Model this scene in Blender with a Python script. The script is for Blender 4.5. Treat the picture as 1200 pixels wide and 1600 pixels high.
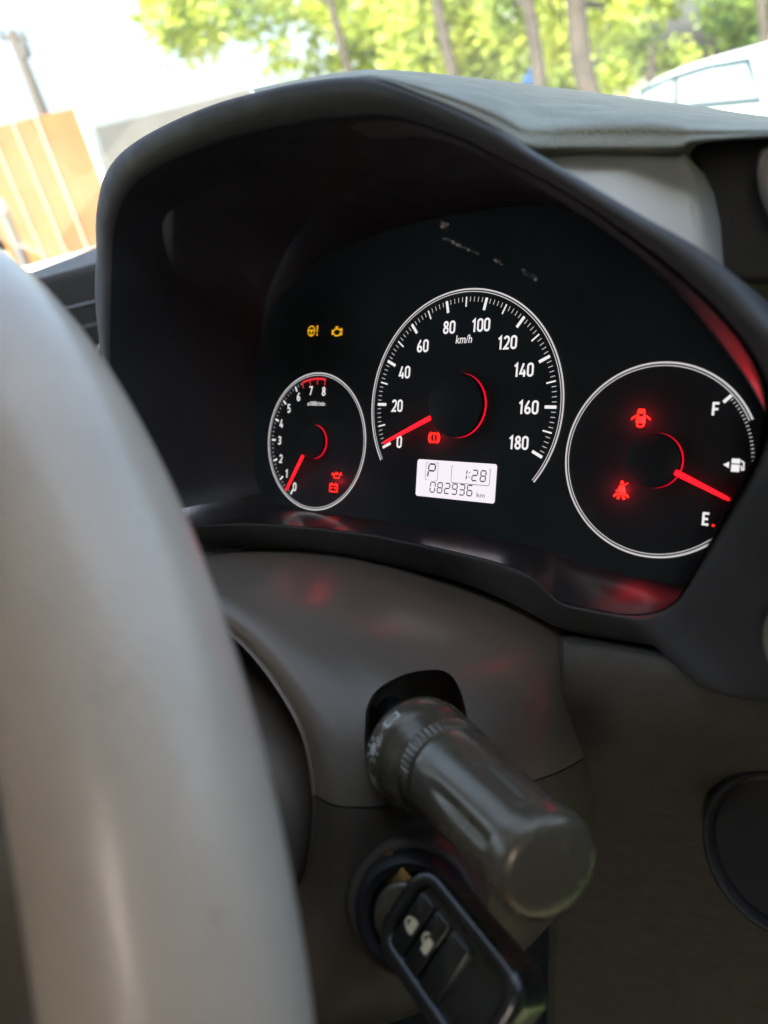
import bpy, bmesh, math, random
from mathutils import Vector, Matrix
random.seed(7)
for o in list(bpy.data.objects): bpy.data.objects.remove(o)
SC = bpy.context.scene
COL = SC.collection
R = math.radians

# ------------------------------------------------------------------ camera, world, sun, exposure
# Car frame: x to the right, y forward through the windscreen, z up. The dial face is tipped back by TILT.
# "face" coordinates: u right, v down along the dial face, w out of it towards the driver (metres), origin = speedometer centre.
TILT = R(27.0); H = 1.34
def W(u, v, w):
    return Vector((u, -v*math.sin(TILT) - w*math.cos(TILT), -v*math.cos(TILT) + w*math.sin(TILT) + H))
def DIR(u, v, w): return W(u, v, w) - W(0, 0, 0)
CR = ((0.76737, -0.05703, 0.63866), (0.09618, 0.99501, -0.02671), (-0.63395, 0.08193, 0.76904))   # rows: camera right, down, forward in (u, v, -w)
CT = (0.0330654, -0.0463142, 0.3345095)
FPX = 1200.0
cu = [-sum(CR[k][i]*CT[k] for k in range(3)) for i in range(3)]
CAM = W(cu[0], cu[1], -cu[2])
c_right = DIR(CR[0][0], CR[0][1], -CR[0][2]).normalized()
c_down = DIR(CR[1][0], CR[1][1], -CR[1][2]).normalized()
c_fwd = c_right.cross(-c_down) * -1
if c_fwd.dot(DIR(CR[2][0], CR[2][1], -CR[2][2])) < 0: c_fwd = -c_fwd
c_down = c_fwd.cross(c_right)
cam_d = bpy.data.cameras.new('camera'); cam = bpy.data.objects.new('camera', cam_d); COL.objects.link(cam)
mt = Matrix((( c_right.x, -c_down.x, -c_fwd.x, CAM.x), (c_right.y, -c_down.y, -c_fwd.y, CAM.y),
             (c_right.z, -c_down.z, -c_fwd.z, CAM.z), (0, 0, 0, 1)))
cam.matrix_world = mt
cam_d.sensor_fit = 'VERTICAL'; cam_d.sensor_height = 36; cam_d.lens = 27.0
cam_d.clip_start = 0.01; cam_d.clip_end = 500
cam_d.dof.use_dof = True; cam_d.dof.focus_distance = 0.325; cam_d.dof.aperture_fstop = 7.8
SC.camera = cam

EXPO = 2.2
SC.view_settings.view_transform = 'Standard'; SC.view_settings.look = 'None'
SC.view_settings.gamma = 1; SC.view_settings.exposure = EXPO
SC.cycles.use_denoising = True
SC.cycles.caustics_reflective = False; SC.cycles.max_bounces = 8; SC.cycles.transparent_max_bounces = 16
SC.cycles.sample_clamp_indirect = 6
SC.cycles.use_adaptive_sampling = True; SC.cycles.adaptive_threshold = 0.01
world = bpy.data.worlds.new('World'); SC.world = world; world.use_nodes = True
nt = world.node_tree; nt.nodes.clear()
sky = nt.nodes.new('ShaderNodeTexSky'); sky.sky_type = 'NISHITA'; sky.sun_disc = False
SUN_EL, SUN_AZ = R(44), R(165)        # azimuth clockwise from +y
sky.sun_elevation = SUN_EL; sky.sun_rotation = SUN_AZ; sky.air_density = 1.0; sky.dust_density = 6.0; sky.ozone_density = 0.0
bg = nt.nodes.new('ShaderNodeBackground'); bg.inputs[1].default_value = 0.15
wo = nt.nodes.new('ShaderNodeOutputWorld')
nt.links.new(sky.outputs[0], bg.inputs[0]); nt.links.new(bg.outputs[0], wo.inputs[0])
sun_d = bpy.data.lights.new('sun', 'SUN'); sun_d.energy = 4.5; sun_d.angle = R(0.55); sun_d.color = (1, .96, .88)
sun = bpy.data.objects.new('sun', sun_d); COL.objects.link(sun)
sd = Vector((math.sin(SUN_AZ)*math.cos(SUN_EL), math.cos(SUN_AZ)*math.cos(SUN_EL), math.sin(SUN_EL)))
sun.rotation_euler = sd.to_track_quat('Z', 'Y').to_euler(); sun.location = (0, 0, 30)

# ------------------------------------------------------------------ geometry helpers
def at(px, py, w=0.0):
    """(u, v) where a sight line of the photograph meets the plane w metres in front of the dial face"""
    d = ((px-600)/FPX, (py-800)/FPX, 1.0)
    n = [CR[i][2] for i in range(3)]
    tt = [CT[i] - n[i]*w for i in range(3)]
    s = sum(n[i]*tt[i] for i in range(3)) / sum(n[i]*d[i] for i in range(3))
    q = [s*d[i]-CT[i] for i in range(3)]
    return (sum(CR[i][0]*q[i] for i in range(3)), sum(CR[i][1]*q[i] for i in range(3)))
def fp(px, py, w): u, v = at(px, py, w); return W(u, v, w)
def rz(px, py, z): return CAM + (c_right*((px-600)/FPX) + c_down*((py-800)/FPX) + c_fwd)*z

def link(name, me, mat, parent=None, smooth=None, label=None):
    o = bpy.data.objects.new(name, me); COL.objects.link(o)
    if mat: me.materials.append(mat)
    if len(me.vertices):
        c = sum((v.co for v in me.vertices), Vector())/len(me.vertices)
        for v in me.vertices: v.co -= c
        o.location = c
    if smooth is not None:
        for p in me.polygons: p.use_smooth = True
        if smooth < 170: me.set_sharp_from_angle(angle=R(smooth))
    if parent:
        g = parent; off = Vector()
        while g: off += g.location; g = g.parent
        o.parent = parent; o.location -= off
    if label: o['label'] = label
    return o
def mesh(name, verts, faces):
    me = bpy.data.meshes.new(name); me.from_pydata([tuple(v) for v in verts], [], faces); me.update(); return me
def from_bm(name, bm):
    me = bpy.data.meshes.new(name); bmesh.ops.recalc_face_normals(bm, faces=bm.faces); bm.to_mesh(me); bm.free(); return me
def thing(name, label, cat, loc, group=None, kind=None):
    o = bpy.data.objects.new(name, None); COL.objects.link(o); o.location = loc; o.empty_display_size = .02
    o['label'] = label; o['category'] = cat
    if group: o['group'] = group
    if kind: o['kind'] = kind
    return o
def tag(o, label, cat, group=None, kind=None):
    o['label'] = label; o['category'] = cat
    if group: o['group'] = group
    if kind: o['kind'] = kind
    return o
def loft(name, rings, closed=True, cap=(False, False)):
    n = len(rings[0]); vs = [p for r in rings for p in r]; fs = []
    for k in range(len(rings)-1):
        for i in range(n if closed else n-1):
            j = (i+1) % n
            fs.append((k*n+i, k*n+j, (k+1)*n+j, (k+1)*n+i))
    if cap[0]: fs.append(tuple(reversed(range(n))))
    if cap[1]: fs.append(tuple((len(rings)-1)*n+i for i in range(n)))
    me = mesh(name, vs, fs)
    bm = bmesh.new(); bm.from_mesh(me)
    bmesh.ops.recalc_face_normals(bm, faces=bm.faces); bm.to_mesh(me); bm.free()
    return me
def catmull(pts, per=6, closed=False):
    pts = [Vector(p) for p in pts]; n = len(pts); out = []
    segs = n if closed else n-1
    for i in range(segs):
        if closed: a, b, c, d = pts[(i-1) % n], pts[i], pts[(i+1) % n], pts[(i+2) % n]
        else: a, b, c, d = pts[max(i-1, 0)], pts[i], pts[i+1], pts[min(i+2, n-1)]
        for k in range(per):
            t = k/per
            out.append(0.5*((2*b)+(-a+c)*t+(2*a-5*b+4*c-d)*t*t+(-a+3*b-3*c+d)*t**3))
    if not closed: out.append(pts[-1])
    return out
def resample(pts, n):
    L = [0]
    for a, b in zip(pts, pts[1:]): L.append(L[-1]+(b-a).length)
    out = []; k = 0
    for i in range(n):
        t = L[-1]*i/(n-1)
        while k < len(L)-2 and L[k+1] < t: k += 1
        f = (t-L[k])/max(L[k+1]-L[k], 1e-9); out.append(pts[k].lerp(pts[k+1], min(max(f, 0), 1)))
    return out
def frame_of(axis, hint=Vector((0, 0, 1))):
    a = axis.normalized(); x = hint.cross(a)
    if x.length < 1e-4: x = Vector((1, 0, 0)).cross(a)
    x.normalize(); return x, a.cross(x), a
def lathe(name, base, axis, prof, n=48, hint=Vector((0, 0, 1)), sx=1.0, cap=(True, True)):
    x, y, a = frame_of(axis, hint)
    rings = [[base + a*h + (x*math.cos(2*math.pi*i/n)*sx + y*math.sin(2*math.pi*i/n))*max(r, 1e-5) for i in range(n)] for (h, r) in prof]
    return loft(name, rings, True, cap)
def tube(name, path, rad, n=16, closed=False, cap=True):
    path = [Vector(p) for p in path]; m = len(path); rings = []; prev = None
    for i, p in enumerate(path):
        a = path[(i+1) % m] if (closed or i < m-1) else path[i]
        b = path[i-1] if (closed or i > 0) else path[i]
        t = (a-b).normalized()
        if prev is None: x = t.orthogonal().normalized()
        else: x = (prev - t*prev.dot(t)).normalized()
        prev = x; y = t.cross(x); r = rad[i] if isinstance(rad, (list, tuple)) else rad
        rings.append([p+(x*math.cos(2*math.pi*k/n)+y*math.sin(2*math.pi*k/n))*r for k in range(n)])
    if closed: rings.append(rings[0])
    me = loft(name, rings, True, (cap and not closed,)*2)
    return me
def rbox(name, c, ax, ay, az, sx, sy, sz, bev=0.002, seg=3):
    """box with rounded edges, centre c, unit axes and full sizes"""
    bm = bmesh.new(); bmesh.ops.create_cube(bm, size=1)
    for v in bm.verts: v.co = Vector((v.co.x*sx, v.co.y*sy, v.co.z*sz))
    if bev: bmesh.ops.bevel(bm, geom=bm.edges[:], offset=bev, segments=seg, affect='EDGES', profile=.5)
    for v in bm.verts: v.co = c + ax*v.co.x + ay*v.co.y + az*v.co.z
    return from_bm(name, bm)
def prism(name, pts, back, bev=0.0, seg=3):
    """front outline pts (any planar-ish loop), extruded by vector back, edges rounded"""
    bm = bmesh.new(); vs = [bm.verts.new(p) for p in pts]; f = bm.faces.new(vs)
    r = bmesh.ops.extrude_face_region(bm, geom=[f])
    for g in r['geom']:
        if isinstance(g, bmesh.types.BMVert): g.co += back
    bmesh.ops.recalc_face_normals(bm, faces=bm.faces)
    if bev:
        fe = [e for e in bm.edges if all(v in vs for v in e.verts)]
        bmesh.ops.bevel(bm, geom=fe, offset=bev, segments=seg, affect='EDGES', profile=.5, clamp_overlap=True)
    return from_bm(name, bm)

# ------------------------------------------------------------------ materials
def new_mat(name):
    m = bpy.data.materials.new(name); m.use_nodes = True; return m, m.node_tree, m.node_tree.nodes['Principled BSDF']
def plastic(name, col, rough=.5, grain=0.0, gs=900, var=.12, vs=40, spec=.5, metal=0, coat=0, rvar=.08, gtype='noise'):
    m, t, b = new_mat(name); L = t.links.new
    tc = t.nodes.new('ShaderNodeNewGeometry')
    n1 = t.nodes.new('ShaderNodeTexNoise'); n1.inputs['Scale'].default_value = vs; n1.inputs['Detail'].default_value = 6
    L(tc.outputs['Position'], n1.inputs['Vector'])
    mr = t.nodes.new('ShaderNodeMapRange'); mr.inputs[1].default_value = .3; mr.inputs[2].default_value = .7
    mr.inputs[3].default_value = 1-var; mr.inputs[4].default_value = 1+var; L(n1.outputs[0], mr.inputs[0])
    mx = t.nodes.new('ShaderNodeVectorMath'); mx.operation = 'SCALE'; mx.inputs[0].default_value = col; L(mr.outputs[0], mx.inputs[3])
    L(mx.outputs[0], b.inputs['Base Color'])
    n2 = t.nodes.new('ShaderNodeTexNoise'); n2.inputs['Scale'].default_value = vs*2.3; n2.inputs['Detail'].default_value = 5
    L(tc.outputs['Position'], n2.inputs['Vector'])
    m2 = t.nodes.new('ShaderNodeMapRange'); m2.inputs[1].default_value = .3; m2.inputs[2].default_value = .7
    m2.inputs[3].default_value = max(rough-rvar, .02); m2.inputs[4].default_value = min(rough+rvar, 1); L(n2.outputs[0], m2.inputs[0])
    L(m2.outputs[0], b.inputs['Roughness'])
    b.inputs['Specular IOR Level'].default_value = spec; b.inputs['Metallic'].default_value = metal
    b.inputs['Coat Weight'].default_value = coat; b.inputs['Coat Roughness'].default_value = .15
    if grain:
        if gtype == 'leather':
            g = t.nodes.new('ShaderNodeTexVoronoi'); g.inputs['Scale'].default_value = gs; g.feature = 'SMOOTH_F1'
        else:
            g = t.nodes.new('ShaderNodeTexNoise'); g.inputs['Scale'].default_value = gs; g.inputs['Detail'].default_value = 3
        L(tc.outputs['Position'], g.inputs['Vector'])
        bp = t.nodes.new('ShaderNodeBump'); bp.inputs['Strength'].default_value = grain; bp.inputs['Distance'].default_value = .0006
        L(g.outputs[0], bp.inputs['Height']); L(bp.outputs[0], b.inputs['Normal'])
    return m
def glow(name, col, val):
    """something that gives off light; val is its brightness as it should read in the picture"""
    m, t, b = new_mat(name)
    b.inputs['Base Color'].default_value = (0.02, 0.02, 0.02, 1); b.inputs['Roughness'].default_value = .5
    b.inputs['Emission Color'].default_value = (*col, 1); b.inputs['Emission Strength'].default_value = val/2**EXPO
    return m
def clear(name, tint=(1, 1, 1), ior=1.45, rough=0.0, scale=1.0):
    m = bpy.data.materials.new(name); m.use_nodes = True; t = m.node_tree; t.nodes.clear(); L = t.links.new
    o = t.nodes.new('ShaderNodeOutputMaterial'); mx = t.nodes.new('ShaderNodeMixShader')
    tr = t.nodes.new('ShaderNodeBsdfTransparent'); tr.inputs[0].default_value = (*tint, 1)
    gl = t.nodes.new('ShaderNodeBsdfGlossy'); gl.inputs['Roughness'].default_value = rough
    fr = t.nodes.new('ShaderNodeFresnel'); fr.inputs[0].default_value = ior
    mm = t.nodes.new('ShaderNodeMath'); mm.operation = 'MULTIPLY'; mm.inputs[1].default_value = scale
    L(fr.outputs[0], mm.inputs[0]); L(mm.outputs[0], mx.inputs[0]); mm.use_clamp = True; L(tr.outputs[0], mx.inputs[1]); L(gl.outputs[0], mx.inputs[2]); L(mx.outputs[0], o.inputs[0])
    return m
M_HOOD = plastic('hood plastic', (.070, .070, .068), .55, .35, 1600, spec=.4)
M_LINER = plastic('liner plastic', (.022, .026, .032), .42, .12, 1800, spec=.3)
M_RIMBAND = plastic('hood lip plastic', (.056, .059, .063), .55, .3, 1600, spec=.35)
M_PAD = plastic('dash pad', (.19, .195, .145), .52, .7, 1000, spec=.45, gtype='leather')
M_TRIM = plastic('silver trim', (.55, .59, .59), .5, .1, 2500, var=.05, metal=.0)
M_DARK = plastic('dark plastic', (.022, .024, .026), .5, .25, 1500, spec=.35)
M_LOWER = plastic('lower panel plastic', (.078, .076, .067), .6, .5, 1100, var=.1, vs=60, spec=.4)
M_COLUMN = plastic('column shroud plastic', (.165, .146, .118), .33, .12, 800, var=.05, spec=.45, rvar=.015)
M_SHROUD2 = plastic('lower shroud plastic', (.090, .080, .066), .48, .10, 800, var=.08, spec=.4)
M_HUB = plastic('hub shroud plastic', (.13, .115, .095), .5, .25, 1700, spec=.4)
M_GREY = plastic('grey wheel leather', (.60, .52, .42), .34, .28, 1100, var=.08, vs=30, spec=.55, gtype='leather')
M_GREY.node_tree.nodes['Principled BSDF'].inputs['Coat Weight'].default_value = .35; M_GREY.node_tree.nodes['Principled BSDF'].inputs['Coat Roughness'].default_value = .22
M_FACE = plastic('dial face', (.018, .027, .034), .5, 0, spec=.15, var=.15)
M_BLACK = plastic('gloss black', (.006, .006, .008), .33, 0, spec=.4)
M_SHELF = plastic('cluster shelf', (.012, .013, .015), .22, .04, 2000, spec=1.0, rvar=.02)
M_STALK = plastic('stalk plastic', (.080, .073, .054), .24, .1, 1500, spec=.7, coat=.3)
M_STALK.node_tree.nodes['Principled BSDF'].inputs['Specular Tint'].default_value = (1, .90, .72, 1)
M_SHELF.node_tree.nodes['Principled BSDF'].inputs['IOR'].default_value = 2.0
M_KEY = plastic('key plastic', (.012, .013, .012), .3, .1, 1500, spec=.5)
M_KEY.node_tree.nodes['Principled BSDF'].inputs['Coat Weight'].default_value = .8
M_BRASS = plastic('brass', (.65, .42, .2), .3, 0, metal=1)
M_CHROME = plastic('steel', (.6, .6, .58), .25, 0, metal=1)
M_MARK = plastic('white print', (.62, .62, .56), .5, 0)
M_KEYMARK = plastic('cream print', (.85, .75, .48), .5, 0)
M_WHITE_E = glow('lit white print', (1, .96, .97), .92)
M_RING_E = glow('lit ring', (1, .95, .96), .62)
M_DIM_E = glow('lit fine ticks', (1, .95, .95), .6)
M_RED_E = glow('lit red needle', (1, .004, .010), 3.5)
M_REDGLOW = glow('lit red halo', (1, .004, .03), 1.2)
M_REDZONE = glow('red zone print', (1, .03, .05), .8)
M_REDICON = glow('lit red icon', (1, .012, .005), 4.0)
M_AMBER = glow('lit amber icon', (1, .50, .01), .95)
M_LCD = glow('lit lcd', (.95, .87, .95), 1.0)
M_SEG = plastic('lcd segment', (.05, .05, .06), .5, 0)
M_COVER = clear('clear cover', ior=1.40, rough=.0, scale=.013)
M_GLASS = clear('windscreen glass', tint=(.93, .97, .94), ior=1.4, scale=.6)
_t = M_GLASS.node_tree; _o = [n for n in _t.nodes if n.type == 'OUTPUT_MATERIAL'][0]; _src = _o.inputs[0].links[0].from_socket
_d = _t.nodes.new('ShaderNodeBsdfTranslucent'); _d.inputs[0].default_value = (.9, .9, .88, 1); _m = _t.nodes.new('ShaderNodeMixShader')
_g = _t.nodes.new('ShaderNodeNewGeometry'); _n = _t.nodes.new('ShaderNodeTexNoise'); _n.inputs['Scale'].default_value = 9; _n.inputs['Detail'].default_value = 5
_r = _t.nodes.new('ShaderNodeMapRange'); _r.inputs[1].default_value = .3; _r.inputs[2].default_value = .7; _r.inputs[3].default_value = .012; _r.inputs[4].default_value = .045   # thin film of dust, put in to veil the view with pale haze
_t.links.new(_g.outputs['Position'], _n.inputs['Vector']); _t.links.new(_n.outputs[0], _r.inputs[0]); _t.links.new(_r.outputs[0], _m.inputs[0])
_t.links.new(_src, _m.inputs[1]); _t.links.new(_d.outputs[0], _m.inputs[2]); _t.links.new(_m.outputs[0], _o.inputs[0])

# ------------------------------------------------------------------ dashboard shell around the dials
O0 = W(0, 0, 0)
dash = thing('dashboard', 'black grained dashboard with arched hood over the dials', 'dashboard', W(.0, .12, -.05))
C0 = (0.0, -0.005)
NA = 360
def polar_loop(pts, sm=1.2):
    """pts: (u, v, w) star-shaped about C0 -> NA samples by angle"""
    sp_ = catmull([Vector(p) for p in pts], 6, True); pts = [(p.x, p.y, p.z) for p in sp_]
    q = sorted((math.atan2(v-C0[1], u-C0[0]), math.hypot(u-C0[0], v-C0[1]), w) for u, v, w in pts)
    q = [(q[-1][0]-2*math.pi, *q[-1][1:])] + q + [(q[0][0]+2*math.pi, *q[0][1:])]
    rs, ws = [], []
    for i in range(NA):
        a = -math.pi + 2*math.pi*i/NA
        for k in range(len(q)-1):
            if q[k][0] <= a <= q[k+1][0]: break
        f = (a-q[k][0])/max(q[k+1][0]-q[k][0], 1e-9)
        # interpolate the points themselves (straight between traced points), keep the radius
        rs.append(q[k][1]*(1-f)+q[k+1][1]*f); ws.append(q[k][2]*(1-f)+q[k+1][2]*f)
    def smooth(x):
        ker = [math.exp(-.5*(j/sm)**2) for j in range(-4, 5)]; s = sum(ker)
        return [sum(ker[j+4]*x[(i+j) % NA] for j in range(-4, 5))/s for i in range(NA)]
    rs, ws = smooth(rs), smooth(ws)
    return [(C0[0]+rs[i]*math.cos(-math.pi+2*math.pi*i/NA), C0[1]+rs[i]*math.sin(-math.pi+2*math.pi*i/NA), ws[i]) for i in range(NA)]
def px3(l): return [(*at(x, y, w), w) for x, y, w in l]
inner = px3([(165, 560, .072), (165, 480, .074), (166, 420, .076), (167, 375, .078), (175, 330, .082), (195, 290, .086), (240, 255, .09), (320, 222, .095), (420, 195, .1),
    (520, 180, .103), (600, 178, .105), (700, 208, .105), (765, 240, .103), (825, 270, .1), (900, 313, .097), (980, 370, .092),
    (1050, 425, .088), (1110, 480, .085), (1160, 540, .08), (1190, 600, .076), (1194, 650, .073), (1182, 700, .07), (1160, 745, .066),
    (1130, 800, .057), (1092, 870, .045), (1064, 925, .034), (1048, 945, .028), (1025, 957, .024), (980, 962, .02), (900, 948, .018), (866, 940, .017), (856, 930, .017),
    (846, 913, .017), (832, 901, .016), (780, 880, .015), (700, 860, .015), (620, 843, .015), (560, 832, .016), (450, 821, .02), (360, 817, .028), (310, 822, .034)]) \
    + [(-.160, .062, .052), (-.168, .045, .062), (-.166, .02, .068)]
outer = px3([(150, 480, .062), (152, 385, .066), (149, 345, .072), (157, 285, .078), (175, 250, .083), (205, 222, .088), (260, 190, .094), (330, 160, .1),
    (400, 140, .104), (480, 123, .107), (560, 116, .109), (600, 124, .11), (650, 143, .11), (720, 172, .108), (775, 200, .106), (820, 230, .103), (900, 277, .098),
    (1000, 337, .092), (1090, 388, .088), (1150, 443, .085), (1200, 503, .082), (1300, 600, .080), (1420, 780, .07), (1440, 960, .055),
    (1330, 1112, .040), (1200, 1100, .032), (1130, 1090, .030), (1085, 1078, .028), (1058, 1052, .026), (1050, 1016, .016), (980, 1004, .006), (880, 985, .002), (830, 960, .002), (780, 935, .002),
    (700, 905, .002), (560, 872, .002), (450, 858, .005), (340, 856, .010)]) + [(-.172, .075, .04), (-.182, .045, .05), (-.180, .01, .058)]
I = polar_loop(inner); Oo = polar_loop(outer)
face_pts = [(-.136, -.02, 0), (-.134, .03, 0), (-.128, .047, 0), (-.11, .0535, 0), (-.05, .0545, 0), (0, .055, 0), (.045, .057, 0), (.065, .061, 0), (.10, .063, 0), (.122, .056, 0), (.129, .035, 0), (.127, .012, 0), (.119, -.005, 0),
            (.106, -.022, 0), (.092, -.039, 0), (.070, -.060, 0), (.04, -.078, 0), (0, -.082, 0), (-.05, -.08, 0), (-.095, -.07, 0), (-.125, -.05, 0)]
Fc = polar_loop(face_pts)
def mixl(a, b, t, dw=0.0, sc=1.0):
    return [tuple([C0[0]+(a[i][0]*(1-t)+b[i][0]*t-C0[0])*sc, C0[1]+(a[i][1]*(1-t)+b[i][1]*t-C0[1])*sc, a[i][2]*(1-t)+b[i][2]*t+dw]) for i in range(NA)]
def w3(l): return [W(*p) for p in l]
# lip: front skin between outer and inner edge, softly rounded
ang = [-math.pi+2*math.pi*i/NA for i in range(NA)]
soft = [max(0, min(1, (.5-math.sin(a-R(8)))/.6)) for a in ang]
def lrow(t, crisp, softw, sc=1.0):
    r = mixl(Oo, I, t, 0, sc)
    return w3([(p[0], p[1], p[2]+crisp*(1-soft[i])+softw*soft[i]) for i, p in enumerate(r)])
lip = [w3(mixl(Oo, Oo, 0, -.05, 1.0)), w3(mixl(Oo, Oo, 0, -.006, 1.004)), lrow(0, -.002, -.003, 1.003), lrow(.03, .0, -.0012, 1.001), lrow(.1, .0008, .0004), lrow(.25, .0010, .0016), lrow(.5, .0010, .0018),
       lrow(.72, .0010, .0006), lrow(.9, .0008, -.0022), lrow(.97, .0003, -.0050), lrow(1, -.0008, -.0085), lrow(1, -.003, -.0125, .9995), w3(mixl(I, Fc, .2))]
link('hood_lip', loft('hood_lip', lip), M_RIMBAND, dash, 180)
# liner from the lip down to the dial face
def bulge(t): return 1.0
lin = [w3(mixl(I, Fc, t, 0, bulge(t) if t < 1 else 1)) for t in (.03, .22, .35, .5, .65, .8, .92, 1.0)]
lin_up, sh = [], []
def part_rows(rows, keep):
    return rows
# upper liner and lower shelf are two mouldings: split by angle
ang = [-math.pi+2*math.pi*i/NA for i in range(NA)]
def arc_idx(a0, a1):
    idx = [i for i in range(NA) if a0 <= ang[i] <= a1]; return idx
low = arc_idx(R(22), R(157)); up = list(range(low[-1], NA)) + list(range(0, low[0]+1))
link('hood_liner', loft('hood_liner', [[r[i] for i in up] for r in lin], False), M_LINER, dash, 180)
# hood outer skin behind the lip, running forward to the windscreen
def back(p, dy, drop, spread):
    q = W(*p); return Vector((q.x*spread, q.y+dy, q.z-drop))
sk_i = [i for i in range(NA) if not (R(10) < ang[i] < R(60))]
upi = arc_idx(R(-180), R(-60))
upi = [i for i in range(NA) if ang[i] < R(-52) or ang[i] > R(172)]
upi = sorted(upi, key=lambda i: (ang[i] if ang[i] < 0 else ang[i]-2*math.pi))
rows = [[back((Oo[i][0]*1.003, C0[1]+(Oo[i][1]-C0[1])*1.003, Oo[i][2]-.006), dy, dr, spr) for i in upi] for dy, dr, spr in ((0, 0, 1), (.02, .002, 1.0), (.06, .010, .995), (.12, .026, .98), (.2, .05, .95), (.3, .10, .9))]
link('cluster_hood', loft('cluster_hood', rows, False), M_HOOD, dash, 180)
# dash pad: grained top to the right of the hood
front = [(400, 150, .100), (480, 134, .104), (560, 124, .107), (600, 126, .109), (650, 145, .109), (720, 174, .107), (775, 202, .104), (822, 229, .095), (870, 233, .075), (940, 234, .068), (1010, 234, .066), (1062, 232, .066), (1085, 222, .066), (1200, 212, .066), (1330, 205, .066)]
topr = [(400, 146), (480, 129), (560, 118), (600, 120), (650, 131), (720, 150), (775, 170), (822, 190), (870, 190), (940, 188), (1010, 187), (1062, 192), (1085, 197), (1200, 201), (1330, 198)]
farr = [(400, 146), (480, 129), (560, 117), (600, 116), (650, 118), (720, 124), (775, 130), (822, 135), (870, 141), (940, 150), (1010, 160), (1062, 167), (1085, 170), (1200, 188), (1330, 196)]
def zof(px, py, w): return (fp(px, py, w)-CAM).dot(c_fwd)
r0 = [fp(*p) for p in front]
r0b = [fp(p[0], p[1]+(2 if i > 6 else 1), p[2]-.012) for i, p in enumerate(front)]
r1, r2, r3, r4 = [], [], [], []
for i, p in enumerate(front):
    z0 = zof(*p); tx, ty = topr[i]; fx, fy = farr[i]
    r1.append(rz(p[0]*.6+tx*.4, p[1]*.55+ty*.45, z0+.0015)); r2.append(rz(tx, ty, z0+.009))
    r3.append(rz(tx*.4+fx*.6, ty*.4+fy*.6, z0+.07)); r4.append(rz(fx, fy, z0+.24))
r5 = [p+Vector((-.02, .04, -.03)) for p in r4]; r6 = [p+Vector((-.1, .2, -.2)) for p in r4]
cat = lambda r: catmull(r, 5)
rows = [cat(r) for r in (r0b, r0, r1, r2, r3, r4, r5, r6)]
cols = [catmull([rows[k][i] for k in range(len(rows))], 5) for i in range(len(rows[0]))]
link('dash_top_pad', loft('dash_top_pad', cols, False), M_PAD, dash, 180)
# silver trim panel under the pad
tp = [fp(x, y, w) for x, y, w in ((828, 239, .072), (940, 240, .058), (1066, 237, .056), (1082, 270, .056), (1092, 320, .056), (1098, 400, .056), (1092, 405, .06), (1000, 352, .065), (900, 290, .07))]
link('trim_panel', prism('trim_panel', tp, DIR(0, 0, -.02), .0025), M_TRIM, dash, 40)
# side vent surround at the right end of the dash
SW = .036
vs_pts = [at(x, y, SW) for x, y in ((1073, 236), (1086, 285), (1096, 360), (1100, 440))] + [(.163, -.03), (.168, 0), (.166, .03), (.156, .055), (.143, .068)] + \
    [(.150, .074), (.19, .085), (.25, .06)] + [at(x, y, SW) for x, y in ((1500, 300), (1300, 210), (1110, 214), (1085, 222))]
vsm = prism('vent_surround', [W(u, v, SW) for u, v in vs_pts], DIR(0, 0, -.06), .011, 6)
vso = link('vent_surround', vsm, M_HOOD, dash, 50)
# round side vent standing in the surround, its rim just in frame
for (px_, py_, w_, rr) in ((1300, 1000, .050, .016),):
    c = fp(px_, py_, w_); link('vent_rim', lathe('vent_rim', c, DIR(0, 0, 1), [(-.01, rr), (.003, rr), (.006, rr*.96), (.006, rr*.86), (0, rr*.8), (-.012, rr*.78)], 40, cap=(False, True)), M_HUB, vso, 60)
link('surround_edge', tube('surround_edge', catmull([fp(1204, 236, .062), fp(1198, 262, .062), fp(1203, 300, .062), fp(1222, 345, .062)], 5), .0022, 10), M_COLUMN, vso, 180)
# lower panel: grained, rolls away under the dash
lp = []
for (yy, dw) in ((996, .004), (1000, .010), (1012, .014), (1060, .016), (1120, .012), (1180, .002), (1240, -.015), (1320, -.045), (1420, -.09), (1520, -.14), (1700, -.2)):
    row = []
    for k, x in enumerate((872, 880, 884, 930, 1000, 1060, 1140, 1230, 1320)):
        sl = (x-880)*.135 if yy < 1050 else (x-880)*.06
        ww = dw+(-.012 if k == 0 else -.003 if k == 1 else 0)
        row.append(fp(x-(yy-1000)*.03, yy+sl*(1-min(1, max(0, (yy-1000)/400.))), .006+ww))
    lp.append(row)
lp.insert(0, [p+DIR(0, .002, -.03) for p in lp[0]])
lrows = [catmull(r, 3) for r in lp]
lcols = [catmull([lrows[k][i] for k in range(len(lrows))], 4) for i in range(len(lrows[0]))]
link('lower_panel', loft('lower_panel', lcols, False), M_LOWER, dash, 180)
cc = fp(1228, 1334, .006); nn = DIR(-.1, -.1, 1)
cup = link('round_switch_bezel', lathe('round_switch_bezel', cc, nn, [(-.02, .0272), (.0, .0272), (.0015, .0266), (.0022, .0257), (.0015, .0247), (-.004, .0242), (-.006, .0)], 56, cap=(False, False)), M_DARK, dash, 60)
link('recess_disc', lathe('recess_disc', cc, nn, [(-.0055, .0238), (-.003, .0234), (-.0028, .0)], 48, cap=(False, False)), M_DARK, cup, 60)
# structure behind everything: dark bulkhead filling the gap between column, lip and lower panel
bk = [fp(x, y, w) for x, y, w in ((150, 560, -.03), (200, 880, -.02), (900, 940, -.02), (1120, 990, -.02), (1120, 1150, -.03), (880, 1250, -.05), (500, 1500, -.08), (150, 1300, -.08))]
link('bulkhead', prism('bulkhead', bk, Vector((0, .02, 0))), M_DARK, dash)
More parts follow.
